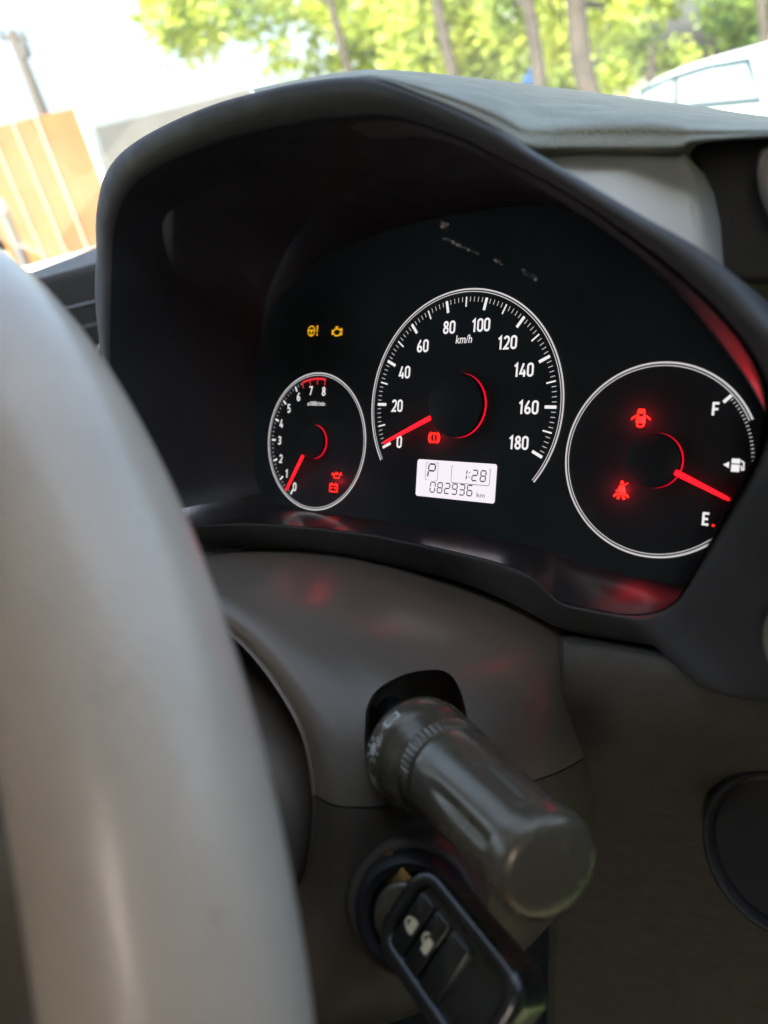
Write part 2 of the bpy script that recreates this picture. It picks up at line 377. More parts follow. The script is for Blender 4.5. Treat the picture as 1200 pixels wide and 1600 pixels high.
# left stretch of the dash beyond the hood, with slatted vent
lt = [rz(-140, 494, .62), rz(40, 441, .62), rz(120, 419, .60), rz(240, 389, .58)]
lf = [p+Vector((.0, -.006, -.006)) for p in lt]; lb = [p+Vector((.02, -.012, -.25)) for p in lt]
lk = [p+Vector((-.08, .35, .012)) for p in lt]
link('dash_side_top', loft('dash_side_top', [lb, lf, lt, lk], False), M_DARK, dash, 40)
vent = thing('x', 'x', 'x', (0, 0, 0)); bpy.data.objects.remove(vent)
for (x0, y0, x1, y1) in ((60, 494, 190, 463), (60, 528, 190, 499), (60, 562, 190, 536)):
    a, b = rz(x0, y0, .585), rz(x1, y1, .56); mid = (a+b)/2; ax = (b-a).normalized(); azz = Vector((0, 0, 1)); ay = azz.cross(ax).normalized()
    link('slat', rbox('slat', mid, ax, ay, ax.cross(ay), (b-a).length, .014, .0028, .001, 2), M_HOOD, dash, 40)
link('reflection_strip', tube('reflection_strip', [rz(150, 556, .5), rz(158, 538, .5), rz(168, 516, .5)], .0012, 8), M_MARK, dash, 180)  # door's reflection on the dash, put in as a thin pale strip

# ------------------------------------------------------------------ instrument cluster
clus = thing('instrument_cluster', 'lit car instrument cluster with three white ringed dials and red needles', 'instrument cluster', W(0, .05, 0))
def ngon_sheet(name, loop, w):
    vs = [W(p[0], p[1], w) for p in loop]; return mesh(name, vs, [tuple(range(len(vs)))])
link('dial_face', ngon_sheet('dial_face', mixl(Fc, Fc, 0, 0, 1.01), 0.0), M_FACE, clus)
# glossy shelf below the dials (from the liner rings)
link('lower_bezel', loft('lower_bezel', [[r[i] for i in low] for r in lin], False), M_SHELF, clus, 180)

class Flat:
    """collects flat shapes in face metres (u right, v down)"""
    def __init__(s): s.v = []; s.f = []
    def poly(s, pts):
        k = len(s.v); s.v += list(pts); s.f.append(tuple(range(k, k+len(pts)))); return s
    def stroke(s, pts, wd, closed=False):
        n = len(pts)
        if closed: pts = list(pts)+[pts[0]]
        L = []; Rr = []
        m = len(pts)
        for i in range(m):
            if closed: a, b = pts[(i-1) % (m-1)], pts[(i+1) % (m-1)]
            else: a, b = pts[max(i-1, 0)], pts[min(i+1, m-1)]
            p = pts[i]
            d1 = (p[0]-a[0], p[1]-a[1]); d2 = (b[0]-p[0], b[1]-p[1])
            def nrm(d):
                l = math.hypot(*d); return (d[0]/l, d[1]/l) if l > 1e-9 else None
            d1, d2 = nrm(d1), nrm(d2); d1 = d1 or d2; d2 = d2 or d1
            t = nrm((d1[0]+d2[0], d1[1]+d2[1])) or d1
            cs = max(.45, t[0]*d1[0]+t[1]*d1[1]); h = wd/2/cs
            L.append((p[0]-t[1]*h, p[1]+t[0]*h)); Rr.append((p[0]+t[1]*h, p[1]-t[0]*h))
        for i in range(m-1): s.poly([L[i], L[i+1], Rr[i+1], Rr[i]])
        return s
    def arc(s, c, r, a0, a1, wd, n=48, taper=None):
        k = len(s.v)
        for i in range(n+1):
            t = i/n; a = a0+(a1-a0)*t; h = wd/2*(taper(t) if taper else 1)
            s.v += [(c[0]+(r+h)*math.cos(a), c[1]+(r+h)*math.sin(a)), (c[0]+(r-h)*math.cos(a), c[1]+(r-h)*math.sin(a))]
            if i: j = k+2*i; s.f.append((j-2, j, j+1, j-1))
        return s
    def disc(s, c, r, n=24): return s.poly([(c[0]+r*math.cos(2*math.pi*i/n), c[1]+r*math.sin(2*math.pi*i/n)) for i in range(n)])
    def build(s, name, w, mat, parent, th=.00015, label=None):
        k = len(s.v); vs = [W(u, v, w+th) for u, v in s.v]
        return link(name, mesh(name, vs, s.f), mat, parent, label=label)
def text_flat(body, cu_, cv_, width, height, name, w, mat, parent, bold=.018, shear=0, label=None):
    cd = bpy.data.curves.new('t', 'FONT'); cd.body = body; cd.offset = bold; cd.shear = shear; cd.resolution_u = 4; cd.size = 1
    to = bpy.data.objects.new('t', cd); COL.objects.link(to)
    dg = bpy.context.evaluated_depsgraph_get(); dg.update(); me = bpy.data.meshes.new_from_object(to.evaluated_get(dg))
    bpy.data.objects.remove(to); bpy.data.curves.remove(cd)
    xs = [v.co.x for v in me.vertices]; ys = [v.co.y for v in me.vertices]
    x0, x1, y0, y1 = min(xs), max(xs), min(ys), max(ys)
    sx = width/(x1-x0); sy = height/(y1-y0)
    for v in me.vertices: v.co = W(cu_+(v.co.x-(x0+x1)/2)*sx, cv_-(v.co.y-(y0+y1)/2)*sy, w+.00018)
    me.name = name; me.materials.clear()
    return link(name, me, mat, parent, label=label)

TW = .0004
def a2(cx_, cy_, rx, ry, a0, a1, n=10): return [(cx_+rx*math.cos(R(a0+(a1-a0)*i/n)), cy_+ry*math.sin(R(a0+(a1-a0)*i/n))) for i in range(n+1)]
GL = {'0': [(a2(.5, .74, .38, .19, 0, 180)+a2(.5, .26, .38, .19, 180, 360), True)],
 '1': [([(.18, .76), (.56, .93), (.56, .0)], False)],
 '2': [(a2(.5, .72, .36, .21, 170, 0)+[(.84, .62), (.70, .44), (.14, .07), (.92, .07)], False)],
 '3': [(a2(.47, .74, .36, .19, 160, -70)+a2(.47, .28, .38, .21, 80, -160), False), ([(.36, .52), (.52, .52)], False)],
 '4': [([(.95, .24), (.10, .24), (.58, .97)], False), ([(.72, .5), (.72, .0)], False)],
 '5': [([(.86, .93), (.22, .93), (.18, .52)]+a2(.48, .32, .38, .25, 120, -150), False)],
 '6': [(a2(.5, .27, .37, .20, 0, 360), False), ([(.13, .28), (.20, .55), (.66, .97)], False)],
 '7': [([(.08, .93), (.90, .93), (.38, .0)], False)],
 '8': [(a2(.5, .74, .32, .19, 0, 360), False), (a2(.5, .28, .38, .21, 0, 360), False)],
 'E': [([(.88, .93), (.16, .93), (.16, .07), (.88, .07)], False), ([(.16, .5), (.78, .5)], False)],
 'F': [([(.88, .93), (.16, .93), (.16, .0)], False), ([(.16, .48), (.78, .48)], False)]}
def numeral(body, uc, vc, dw, dh, th, mat, parent, gap=.17):
    F = Flat(); ad = [dw*(.72 if ch == '1' else 1.0) for ch in body]; tot = sum(ad)+gap*dw*(len(body)-1); x = uc-tot/2
    for ch, a in zip(body, ad):
        off = -.14*dw if ch == '1' else 0
        for pts, cl_ in GL[ch]: F.stroke([(x+off+p[0]*dw, vc+dh/2-p[1]*dh) for p in pts], th, cl_)
        x += a+gap*dw
    F.build('numeral', TW, mat, parent)
def dial(name, label, c, rad, a0, a1, ring_w=.00055):
    g = bpy.data.objects.new(name, None); COL.objects.link(g); g['label'] = label
    wl = W(c[0], c[1], 0); g.parent = clus; g.location = wl - clus.location; g.empty_display_size = .01
    Flat().arc(c, rad-.0004, a0, a1, ring_w*1.25, 120).arc(c, rad-.00145, a0, a1, ring_w*.6, 120).build('ring', TW*2, M_RING_E, g)
    return g
def ticks(g, c, r_out, specs, name='tick_marks', mat=None, w=TW):
    F = Flat()
    for a, ln, wd in specs:
        ca, sa = math.cos(a), math.sin(a); px_, py_ = -sa, ca
        p = (c[0]+r_out*ca, c[1]+r_out*sa); q = (c[0]+(r_out-ln)*ca, c[1]+(r_out-ln)*sa)
        F.poly([(p[0]+px_*wd/2, p[1]+py_*wd/2), (p[0]-px_*wd/2, p[1]-py_*wd/2), (q[0]-px_*wd/2, q[1]-py_*wd/2), (q[0]+px_*wd/2, q[1]+py_*wd/2)])
    F.build(name, w, mat or M_WHITE_E, g)
def hub(g, c, r, hgt=.0045, shift=1.0):
    ax = DIR(0, 0, 1)
    link('glow_ring', lathe('glow_ring', W(c[0], c[1], .0006), ax, [(0, r*1.0), (.0003, r*.99)], 56), M_REDGLOW, g)
    link('hub_cap', lathe('hub_cap', W(c[0], c[1], .0), ax, [(.0010, r*.96), (.0018, r*.995), (hgt-.001, r*.995), (hgt-.0003, r*.985), (hgt, r*.93)], 56), M_FACE, g, 40)
def needle(g, c, a, r0, r1, w, wd):
    ca, sa = math.cos(a), math.sin(a); px_, py_ = -sa, ca; vs = []; r_ = []
    for r, h in ((r0, wd), (r0+.0008, wd*1.06), (r1-.0015, wd*.62), (r1, wd*.3)):
        for s_, dz in ((1, -.0003), (1, .0003), (.5, .0008), (-.5, .0008), (-1, .0003), (-1, -.0003)):
            vs.append(W(c[0]+r*ca+px_*h/2*s_, c[1]+r*sa+py_*h/2*s_, w+dz))
        r_.append(vs[-6:])
    link('needle', loft('needle', r_, True, (True, True)), M_RED_E, g)

# speedometer
SPC = (0, 0)
sp = dial('speedometer', 'largest dial in the middle reading km/h', SPC, .050, R(148.5), R(148.5)+R(249.5))
SA, SS = 2.697, .4489
sl = []
for i in range(91):
    a = SA+SS*i/10
    if i % 10 == 0: sl.append((a, .0052, .00125))
    elif i % 5 == 0: sl.append((a, .0042, .00062))
ticks(sp, SPC, .0465, sl)
ticks(sp, SPC, .0465, [(SA+SS*i/10, .0021, .00028) for i in range(91) if i % 5], 'fine_tick_marks', M_DIM_E)
for s_, x, y in (('0', 625, 690.5), ('20', 621.7, 634), ('40', 633.3, 581.7), ('60', 661.7, 540.7), ('80', 703, 511.7), ('100', 752.7, 508), ('120', 794, 535.3), ('140', 819.5, 578), ('160', 827, 636.5), ('180', 811.5, 691.8)):
    u, v = at(x, y); numeral(s_, u, v, .0029, .0056, .00088, M_WHITE_E, sp)
u, v = at(726, 530); text_flat('km/h', u, v, .0084, .0036, 'unit_text', TW, M_WHITE_E, sp, bold=.006, shear=.12)
hub(sp, SPC, .0140, .0045)
needle(sp, SPC, SA+.01, .0135, .0425, .0042, .0019)
# tachometer
TAC = (-.0871, .01905)
ta = dial('tachometer', 'smallest dial on the left reading x1000r/min', TAC, .0350, 0, 2*math.pi)
TA0, TS = 2.087, .35
ticks(ta, TAC, .0323, [(TA0+TS*i, .0029, .0009) for i in range(7)])
ticks(ta, TAC, .0323, [(TA0+TS*i/5, .0014, .00022) for i in range(33) if i % 5], 'fine_tick_marks', M_DIM_E)
Fz = Flat().arc(TAC, .0318, TA0+TS*6.5, TA0+TS*8.03, .0011, 20)
for i in (6.5, 7, 7.5, 8):
    a = TA0+TS*i; Fz.stroke([(TAC[0]+.0317*math.cos(a), TAC[1]+.0317*math.sin(a)), (TAC[0]+.0288*math.cos(a), TAC[1]+.0288*math.sin(a))], .0006)
Fz.build('red_zone_mark', TW*1.5, M_REDZONE, ta)
for s_, x, y in (('8', 507, 611.7), ('7', 486.7, 610.7), ('6', 467.7, 620), ('5', 452.7, 638.3), ('4', 441, 661.7), ('3', 438, 688.3), ('2', 440, 716.7), ('1', 449.3, 740), ('0', 461.5, 760.7)):
    u, v = at(x, y); numeral(s_, u, v, .0024, .0044, .0007, M_WHITE_E, ta)
u, v = at(495, 630.7); text_flat('x1000r/min', u, v, .0125, .0022, 'unit_text', TW, M_WHITE_E, ta, bold=.012)
hub(ta, TAC, .0086, .0035)
needle(ta, TAC, TA0+.02, .0085, .0300, .0042, .0013)
# fuel gauge
FUC = (.0878, .01915)
fu = dial('fuel_gauge', 'dial on the right marked F and E', FUC, .0357, R(42), R(42)+R(292))
aF = math.atan2(at(1136, 624.5)[1]-FUC[1], at(1136, 624.5)[0]-FUC[0])
aE = math.atan2(at(1118, 838)[1]-FUC[1], at(1118, 838)[0]-FUC[0])
ticks(fu, FUC, .0338, [(aF, .0034, .0011)])
ticks(fu, FUC, .0335, [(aF+(aE-aF)*k/40, .0010, .00028) for k in range(1, 31)], 'fine_tick_marks', M_DIM_E)
for s_, x, y in (('F', 1119.5, 639), ('E', 1103.8, 810.8)):
    u, v = at(x, y); numeral(s_, u, v, .0026, .0045, .0008, M_WHITE_E, fu)
Flat().disc(at(1115, 821), .0004).build('empty_mark', TW, M_REDICON, fu)
hub(fu, FUC, .0101, .0038)
n0 = at(1047, 737, .0042); n1 = at(1140, 781, .0042)
aN = math.atan2(n1[1]-n0[1], n1[0]-n0[0])
needle(fu, FUC, math.atan2(n1[1]-FUC[1], n1[0]-FUC[0]), .0096, math.hypot(n1[0]-FUC[0], n1[1]-FUC[1]), .0042, .0019)

# warning lamps: each an outline symbol on the face
def icon(name, px_, py_, size, mat, parent, draw):
    u, v = at(px_, py_); F = Flat()
    T = lambda x, y: (u+x*size, v-y*size)
    draw(F, T, size); F.build(name, TW, mat, parent)
def circ(T, x, y, r, n=20, a0=0, a1=360): return [T(x+r*math.cos(R(a0+(a1-a0)*i/n)), y+r*math.sin(R(a0+(a1-a0)*i/n))) for i in range(n+1)]
def ic_brake(F, T, s):
    F.stroke(circ(T, 0, 0, .36), .09*s); F.stroke(circ(T, 0, 0, .52, 12, 125, 235), .09*s); F.stroke(circ(T, 0, 0, .52, 12, -55, 55), .09*s)
    F.poly([T(-.06, .24), T(.06, .24), T(.04, -.06), T(-.04, -.06)]); F.poly([T(-.05, -.13), T(.05, -.13), T(.05, -.23), T(-.05, -.23)])
def ic_oil(F, T, s):
    F.stroke([T(-.34, .1), T(.22, .1), T(.62, .3), T(.3, -.28), T(-.34, -.28)], .08*s, True)
    F.stroke([T(-.34, .06), T(-.62, .2), T(-.66, .02), T(-.34, -.12)], .07*s); F.stroke([T(-.04, .12), T(-.04, .27)], .08*s); F.stroke([T(-.2, .29), T(.12, .29)], .08*s)
    F.disc(T(.72, .08), .055*s, 10)
def ic_batt(F, T, s):
    F.stroke([T(-.5, .3), T(.5, .3), T(.5, -.36), T(-.5, -.36)], .09*s, True); F.poly([T(-.38, .46), T(-.18, .46), T(-.18, .33), T(-.38, .33)]); F.poly([T(.18, .46), T(.38, .46), T(.38, .33), T(.18, .33)])
    F.stroke([T(-.34, 0), T(-.12, 0)], .09*s); F.stroke([T(.12, 0), T(.34, 0)], .08*s); F.stroke([T(.23, .11), T(.23, -.11)], .08*s)
def ic_eps(F, T, s):
    F.stroke(circ(T, -.18, 0, .42), .1*s); F.disc(T(-.18, -.02), .1*s, 12); F.stroke([T(-.56, .04), T(-.18, .06), T(.2, .04)], .12*s); F.stroke([T(-.18, 0), T(-.18, -.38)], .12*s)
    F.poly([T(.46, .44), T(.62, .44), T(.58, -.18), T(.5, -.18)]); F.poly([T(.47, -.28), T(.61, -.28), T(.61, -.44), T(.47, -.44)])
def ic_engine(F, T, s):
    F.stroke([T(-.3, .22), T(-.1, .22), T(.2, .22), T(.32, .08), T(.45, .08), T(.45, .2), T(.58, .2), T(.58, -.3), T(.45, -.3), T(.45, -.16), T(.36, -.16), T(.24, -.36), T(-.2, -.36), T(-.34, -.18), T(-.48, -.18), T(-.48, .08), T(-.34, .08)], .11*s, True)
    F.stroke([T(-.58, .18), T(-.58, -.28)], .1*s); F.stroke([T(-.05, .24), T(-.05, .38)], .1*s); F.stroke([T(-.22, .4), T(.14, .4)], .1*s)
def ic_door(F, T, s):
    F.poly([T(-.17, .5), T(.17, .5), T(.24, .26), T(-.24, .26)]); F.poly([T(-.24, .2), T(-.12, .2), T(-.12, -.1), T(-.24, -.1)]); F.poly([T(.12, .2), T(.24, .2), T(.24, -.1), T(.12, -.1)])
    F.poly([T(-.1, .1), T(.1, .1), T(.1, -.02), T(-.1, -.02)]); F.poly([T(-.26, -.06), T(.26, -.06), T(.26, -.24), T(-.26, -.24)]); F.poly([T(-.22, -.24), T(-.12, -.24), T(-.12, -.46), T(-.22, -.4)]); F.poly([T(.22, -.24), T(.12, -.24), T(.12, -.46), T(.22, -.4)])
    F.poly([T(-.12, -.38), T(.12, -.38), T(.12, -.48), T(-.12, -.48)])
    F.poly([T(-.26, .2), T(-.3, .06), T(-.54, -.1), T(-.5, .04)]); F.poly([T(.26, .2), T(.5, .04), T(.54, -.1), T(.3, .06)])
def ic_belt(F, T, s):
    F.disc(T(.02, .42), .1*s, 14); F.poly([T(-.12, .28), T(.16, .28), T(.28, -.12), T(-.24, -.12)]); F.poly([T(-.28, -.16), T(.32, -.16), T(.46, -.3), T(.44, -.4), T(.2, -.26), T(-.16, -.26), T(-.4, -.4), T(-.42, -.3)])
    F.stroke([T(.34, .42), T(-.3, -.06)], .06*s); F.poly([T(-.14, -.3), T(-.02, -.3), T(-.08, -.5), T(-.24, -.46)]); F.poly([T(.06, -.3), T(.18, -.3), T(.28, -.46), T(.12, -.5)])
def ic_pump(F, T, s):
    F.poly([T(-.66, 0), T(-.34, .18), T(-.34, -.18)]); F.poly([T(-.22, .36), T(.22, .36), T(.22, .1), T(-.22, .1)]); F.poly([T(-.22, .04), T(.22, .04), T(.22, -.36), T(-.22, -.36)])
    F.stroke([T(.24, .28), T(.42, .16), T(.44, -.22), T(.34, -.24), T(.3, 0)], .07*s)
icon('brake_warning_lamp', 679.3, 684, .0058, M_REDICON, sp, ic_brake)
icon('oil_warning_lamp', 527.3, 742.7, .0048, M_REDICON, ta, ic_oil)
icon('battery_warning_lamp', 522.3, 762.3, .0052, M_REDICON, ta, ic_batt)
icon('steering_warning_lamp', 490, 517.3, .0058, M_AMBER, clus, ic_eps)
icon('engine_warning_lamp', 527.7, 518.3, .0056, M_AMBER, clus, ic_engine)
icon('door_warning_lamp', 1002.3, 654, .0070, M_REDICON, fu, ic_door)
icon('seat_belt_warning_lamp', 971.5, 766, .0070, M_REDICON, fu, ic_belt)
icon('fuel_pump_symbol', 1150, 727, .0062, M_WHITE_E, fu, ic_pump)

# small red lights added by lit lamps, needle and hub, to redden the mouldings
def added_red_spot(px_, py_, w, power, d, cone=75, r=.0008):
    ld = bpy.data.lights.new('added_red_spot', 'SPOT'); ld.energy = power; ld.color = (1, .01, .03); ld.shadow_soft_size = r
    ld.spot_size = R(cone); ld.spot_blend = 1.0
    o = bpy.data.objects.new('added_red_spot', ld); COL.objects.link(o); u, v = at(px_, py_, w); o.location = W(u, v, w)
    o.rotation_euler = (-DIR(*d)).to_track_quat('Z', 'Y').to_euler()
added_red_spot(522, 766, .003, .010, (.02, 1, .35), 60); added_red_spot(460, 768, .004, .003, (0, 1, .35), 60)
added_red_spot(985, 775, .004, .030, (.25, 1, .4), 60); added_red_spot(1075, 690, .005, .03, (1, -1.0, 1.3), 46)

for px_, py_, pw_ in ((1002, 654, .0011), (971, 766, .0011), (679, 684, .0006), (525, 752, .0006)):  # point lights added at the lit symbols for a red halo
    ld = bpy.data.lights.new('added_red_halo', 'POINT'); ld.energy = pw_; ld.color = (1, .01, .03); ld.shadow_soft_size = .0006
    o = bpy.data.objects.new('added_red_halo', ld); COL.objects.link(o); u, v = at(px_, py_); o.location = W(u, v, .0035)

# LCD window
cs = [at(653, 717.5), at(777, 725), at(775, 787), at(651, 774.5)]
lu0 = (cs[0][0]+cs[3][0])/2; lu1 = (cs[1][0]+cs[2][0])/2; lv0 = (cs[0][1]+cs[1][1])/2; lv1 = (cs[2][1]+cs[3][1])/2
def rrect(u0, v0, u1, v1, r, n=5):
    out = []
    for cx_, cy_, a in ((u1-r, v0+r, -90), (u1-r, v1-r, 0), (u0+r, v1-r, 90), (u0+r, v0+r, 180)):
        out += [(cx_+r*math.cos(R(a+90*i/n)), cy_+r*math.sin(R(a+90*i/n))) for i in range(n+1)]
    return out
lcd = Flat().poly(rrect(lu0, lv0, lu1, lv1, .0012)).build('lcd_screen', TW, M_LCD, clus)
LW, LH = lu1-lu0, lv1-lv0
SEG = {'0': 'abcdef', '1': 'bc', '2': 'abged', '3': 'abgcd', '6': 'afgedc', '8': 'abcdefg', '9': 'abcdfg', 'P': 'abgef'}
def seg_digit(F, ch, u, v, w_, h_, t, sl=.08):
    """u, v = lower left"""
    def q(x, y): return (u+x*w_+y*h_*sl, v-y*h_)
    g = .06; tx = t/w_; ty = t/h_
    S = {'a': ((0+g, 1), (1-g, 1)), 'g': ((0+g, .5), (1-g, .5)), 'd': ((0+g, 0), (1-g, 0)), 'f': ((0, .5+g), (0, 1-g)), 'b': ((1, .5+g), (1, 1-g)), 'e': ((0, 0+g), (0, .5-g)), 'c': ((1, 0+g), (1, .5-g))}
    for s_ in SEG[ch]:
        (x0, y0), (x1, y1) = S[s_]
        F.stroke([q(x0, y0), q(x1, y1)], t)
F = Flat()
for i, ch in enumerate('082936'): seg_digit(F, ch, lu0+LW*(.195+.094*i), lv1-LH*.14, LW*.060, LH*.27, .00050)
F.build('odometer_digits', TW*2, M_SEG, lcd)
text_flat('km', lu0+LW*.835, lv1-LH*.185, LW*.095, LH*.12, 'unit_text', TW*2, M_SEG, lcd, bold=0)
F = Flat(); seg_digit(F, '1', lu0+LW*.60, lv0+LH*.46, LW*.045, LH*.27, .00052); seg_digit(F, '2', lu0+LW*.715, lv0+LH*.46, LW*.06, LH*.27, .00052); seg_digit(F, '8', lu0+LW*.815, lv0+LH*.46, LW*.06, LH*.27, .00052)
F.disc((lu0+LW*.685, lv0+LH*.26), .0003, 8).disc((lu0+LW*.68, lv0+LH*.38), .0003, 8)
F.stroke(rrect(lu0+LW*.46, lv0+LH*.11, lu0+LW*.93, lv0+LH*.56, .001)[2:-1], .00022)
F.build('clock_digits', TW*2, M_SEG, lcd)
F = Flat(); seg_digit(F, 'P', lu0+LW*.155, lv0+LH*.47, LW*.085, LH*.36, .0007)
for a, b in ((.125, 1), (.285, -1)):
    F.stroke([(lu0+LW*(a+.03*b), lv0+LH*.06), (lu0+LW*a, lv0+LH*.09), (lu0+LW*a, lv0+LH*.52), (lu0+LW*(a+.03*b), lv0+LH*.55)], .00018)
F.build('gear_letter', TW*2, M_SEG, lcd)
# clear cover in front of the dials, tipped so its top leans to the driver
cov = []
CA_, CB_ = .0095, .40          # w = CA_ at v = .055, rising by CB_ per metre upwards
for i in range(NA):
    a, b = I[i], Fc[i]; best = None
    for k in range(101):
        t = k/100; p = [a[j]*(1-t)+b[j]*t for j in range(3)]
        e_ = abs(p[2]-(CA_+CB_*(.055-p[1])))
        if best is None or e_ < best[0]: best = (e_, p)
    u_, v_ = best[1][0], best[1][1]
    cov.append(W(u_, v_, CA_+CB_*(.055-v_)))
cvo = link('clear_cover', mesh('clear_cover', cov, [tuple(range(NA))]), M_COVER, clus)
M_REFL_PAINT = bpy.data.materials.new('painted reflection'); M_REFL_PAINT.use_nodes = True  # pale patchy strokes that paint a reflection onto the cover
_t = M_REFL_PAINT.node_tree; _t.nodes.clear(); _o = _t.nodes.new('ShaderNodeOutputMaterial'); _m = _t.nodes.new('ShaderNodeMixShader'); _a = _t.nodes.new('ShaderNodeBsdfTransparent'); _b = _t.nodes.new('ShaderNodeBsdfDiffuse')
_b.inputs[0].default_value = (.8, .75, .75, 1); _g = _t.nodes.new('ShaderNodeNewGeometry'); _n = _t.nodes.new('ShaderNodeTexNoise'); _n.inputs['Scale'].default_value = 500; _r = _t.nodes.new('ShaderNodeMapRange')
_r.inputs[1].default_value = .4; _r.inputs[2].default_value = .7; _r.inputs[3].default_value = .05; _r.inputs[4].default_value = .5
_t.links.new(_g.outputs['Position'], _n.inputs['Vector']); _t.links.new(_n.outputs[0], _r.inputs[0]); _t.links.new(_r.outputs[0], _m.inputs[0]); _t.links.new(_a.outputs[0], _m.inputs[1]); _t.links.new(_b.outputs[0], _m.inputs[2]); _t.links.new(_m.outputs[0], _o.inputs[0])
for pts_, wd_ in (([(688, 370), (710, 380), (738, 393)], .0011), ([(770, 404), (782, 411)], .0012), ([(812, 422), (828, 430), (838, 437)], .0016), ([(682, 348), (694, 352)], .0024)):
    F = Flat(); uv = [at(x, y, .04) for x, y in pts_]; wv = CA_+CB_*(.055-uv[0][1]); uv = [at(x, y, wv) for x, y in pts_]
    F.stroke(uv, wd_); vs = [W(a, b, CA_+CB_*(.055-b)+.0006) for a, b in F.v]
    link('reflection_streak', mesh('reflection_streak', vs, F.f), M_REFL_PAINT, cvo)

# ------------------------------------------------------------------ steering column cover
colm = thing('steering_column', 'brown grey plastic steering column cover below the dials', 'steering column', W(-.06, .14, .03))
CU, CV = -.060, .150
def col_ring(pts, w, n=96):
    """right-hand half traced from top to bottom (u, v), mirrored about CU"""
    right = [Vector((u, v, 0)) for u, v in pts]
    left = [Vector((2*CU-p.x, p.y, 0)) for p in reversed(right)]
    lp_ = catmull(right+left, 10, True)+[]; lp_.append(lp_[0]); rs = resample(lp_, n+1)[:-1]
    return [(p.x, p.y, w) for p in rs]
backr = [(-.045, .0755), (-.005, .079), (.021, .083), (.045, .089), (.062, .098), (.070, .118), (.072, .145), (.066, .18), (.050, .225), (-.01, .25)]
def sc_ring(pts, f, dv): return [(CU+(u-CU)*f, v+dv) for u, v in pts]
ridge = [(-.045, .0775), (-.022, .080), (-.004, .0855), (.013, .095), (.027, .107), (.038, .121), (.042, .140), (.038, .170), (.028, .215), (-.02, .24)]
openr = [(-.045, .0865), (-.024, .0875), (-.008, .093), (.008, .103), (.020, .115), (.0255, .130), (.0265, .145), (.022, .165), (.006, .182), (-.02, .195)]
rings = [col_ring(sc_ring(backr, 1.0, -.002), -.02), col_ring(backr, .03), col_ring([(a[0]*.55+b[0]*.45, a[1]*.62+b[1]*.38) for a, b in zip(backr, ridge)], .072),
         col_ring([(a[0]*.2+b[0]*.8, a[1]*.2+b[1]*.8) for a, b in zip(backr, ridge)], .091), col_ring(ridge, .1), col_ring([(a[0]*.55+b[0]*.45, a[1]*.55+b[1]*.45) for a, b in zip(ridge, openr)], .1055), col_ring(openr, .105),
         col_ring([(CU+(a[0]-CU)*.985, a[1]+.001) for a in openr], .102), col_ring([(CU+(a[0]-CU)*.98, a[1]+.001) for a in openr], .06)]
rr_ = [[W(*p) for p in r] for r in rings]
# refine along the length
nn_ = len(rr_[0]); colsv = [catmull([rr_[k][i] for k in range(len(rr_))], 5) for i in range(nn_)]
rr2 = [[colsv[i][k] for i in range(nn_)] for k in range(len(colsv[0]))]
shroud_me = loft('shroud', rr2, True, (True, True))
tmp = bpy.data.objects.new('tmp', shroud_me); COL.objects.link(tmp)
# pocket for the lever, cut into the flank
pk = [(568, 1135), (572, 1098), (594, 1068), (640, 1045), (690, 1038), (716, 1050), (732, 1085), (742, 1140), (746, 1195), (700, 1225), (620, 1225), (574, 1190)]
pf = [rz(x, y, .19) for x, y in pk]; pb = [rz(620+(x-640)*.62, 1122+(y-1125)*.62, .262) for x, y in pk]
cp = catmull(pf, 4, True); cb = catmull(pb, 4, True)
# the cutter narrows in depth along the sight line, so keep its mouth to the traced outline at the skin
cut_me = loft('cut', [cp, [(a*.25+b*.75) for a, b in zip(cp, [rz(x, y, .262) for x, y in []] or cb)], cb], True, (True, True))
def ray_pt(x, y, z): return rz(x, y, z)
pko = catmull([Vector((x, y, 0)) for x, y in pk], 4, True)
mouth = [rz(p.x, p.y, .18) for p in pko]; skin = [rz(p.x, p.y, .242) for p in pko]; deep = [rz(651+(p.x-655)*.82, 1127+(p.y-1130)*.82, .281) for p in pko]
cut_me = loft('cut', [mouth, skin, [(a*.35+b*.65) for a, b in zip(skin, deep)], deep], True, (True, True))
cut = bpy.data.objects.new('cut', cut_me); COL.objects.link(cut)
md = tmp.modifiers.new('b', 'BOOLEAN'); md.object = cut; md.operation = 'DIFFERENCE'; md.solver = 'EXACT'
dg = bpy.context.evaluated_depsgraph_get(); dg.update()
sm = bpy.data.meshes.new_from_object(tmp.evaluated_get(dg)); bpy.data.objects.remove(tmp); bpy.data.objects.remove(cut)
sm.materials.clear()
# two halves: split at the seam height by a plane through v = seam
bm = bmesh.new(); bm.from_mesh(sm)
SV = at(540, 1221, .09)[1]
def half(keep_up, gap):
    b = bm.copy(); co = W(0, SV+(-gap if keep_up else gap), 0); no = DIR(0, 1, 0)
    bmesh.ops.bisect_plane(b, geom=b.verts[:]+b.edges[:]+b.faces[:], plane_co=co, plane_no=no, clear_outer=keep_up, clear_inner=not keep_up)
    me = bpy.data.meshes.new('s'); b.to_mesh(me); b.free(); return me
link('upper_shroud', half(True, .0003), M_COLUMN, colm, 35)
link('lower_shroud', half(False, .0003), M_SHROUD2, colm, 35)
bm.free()
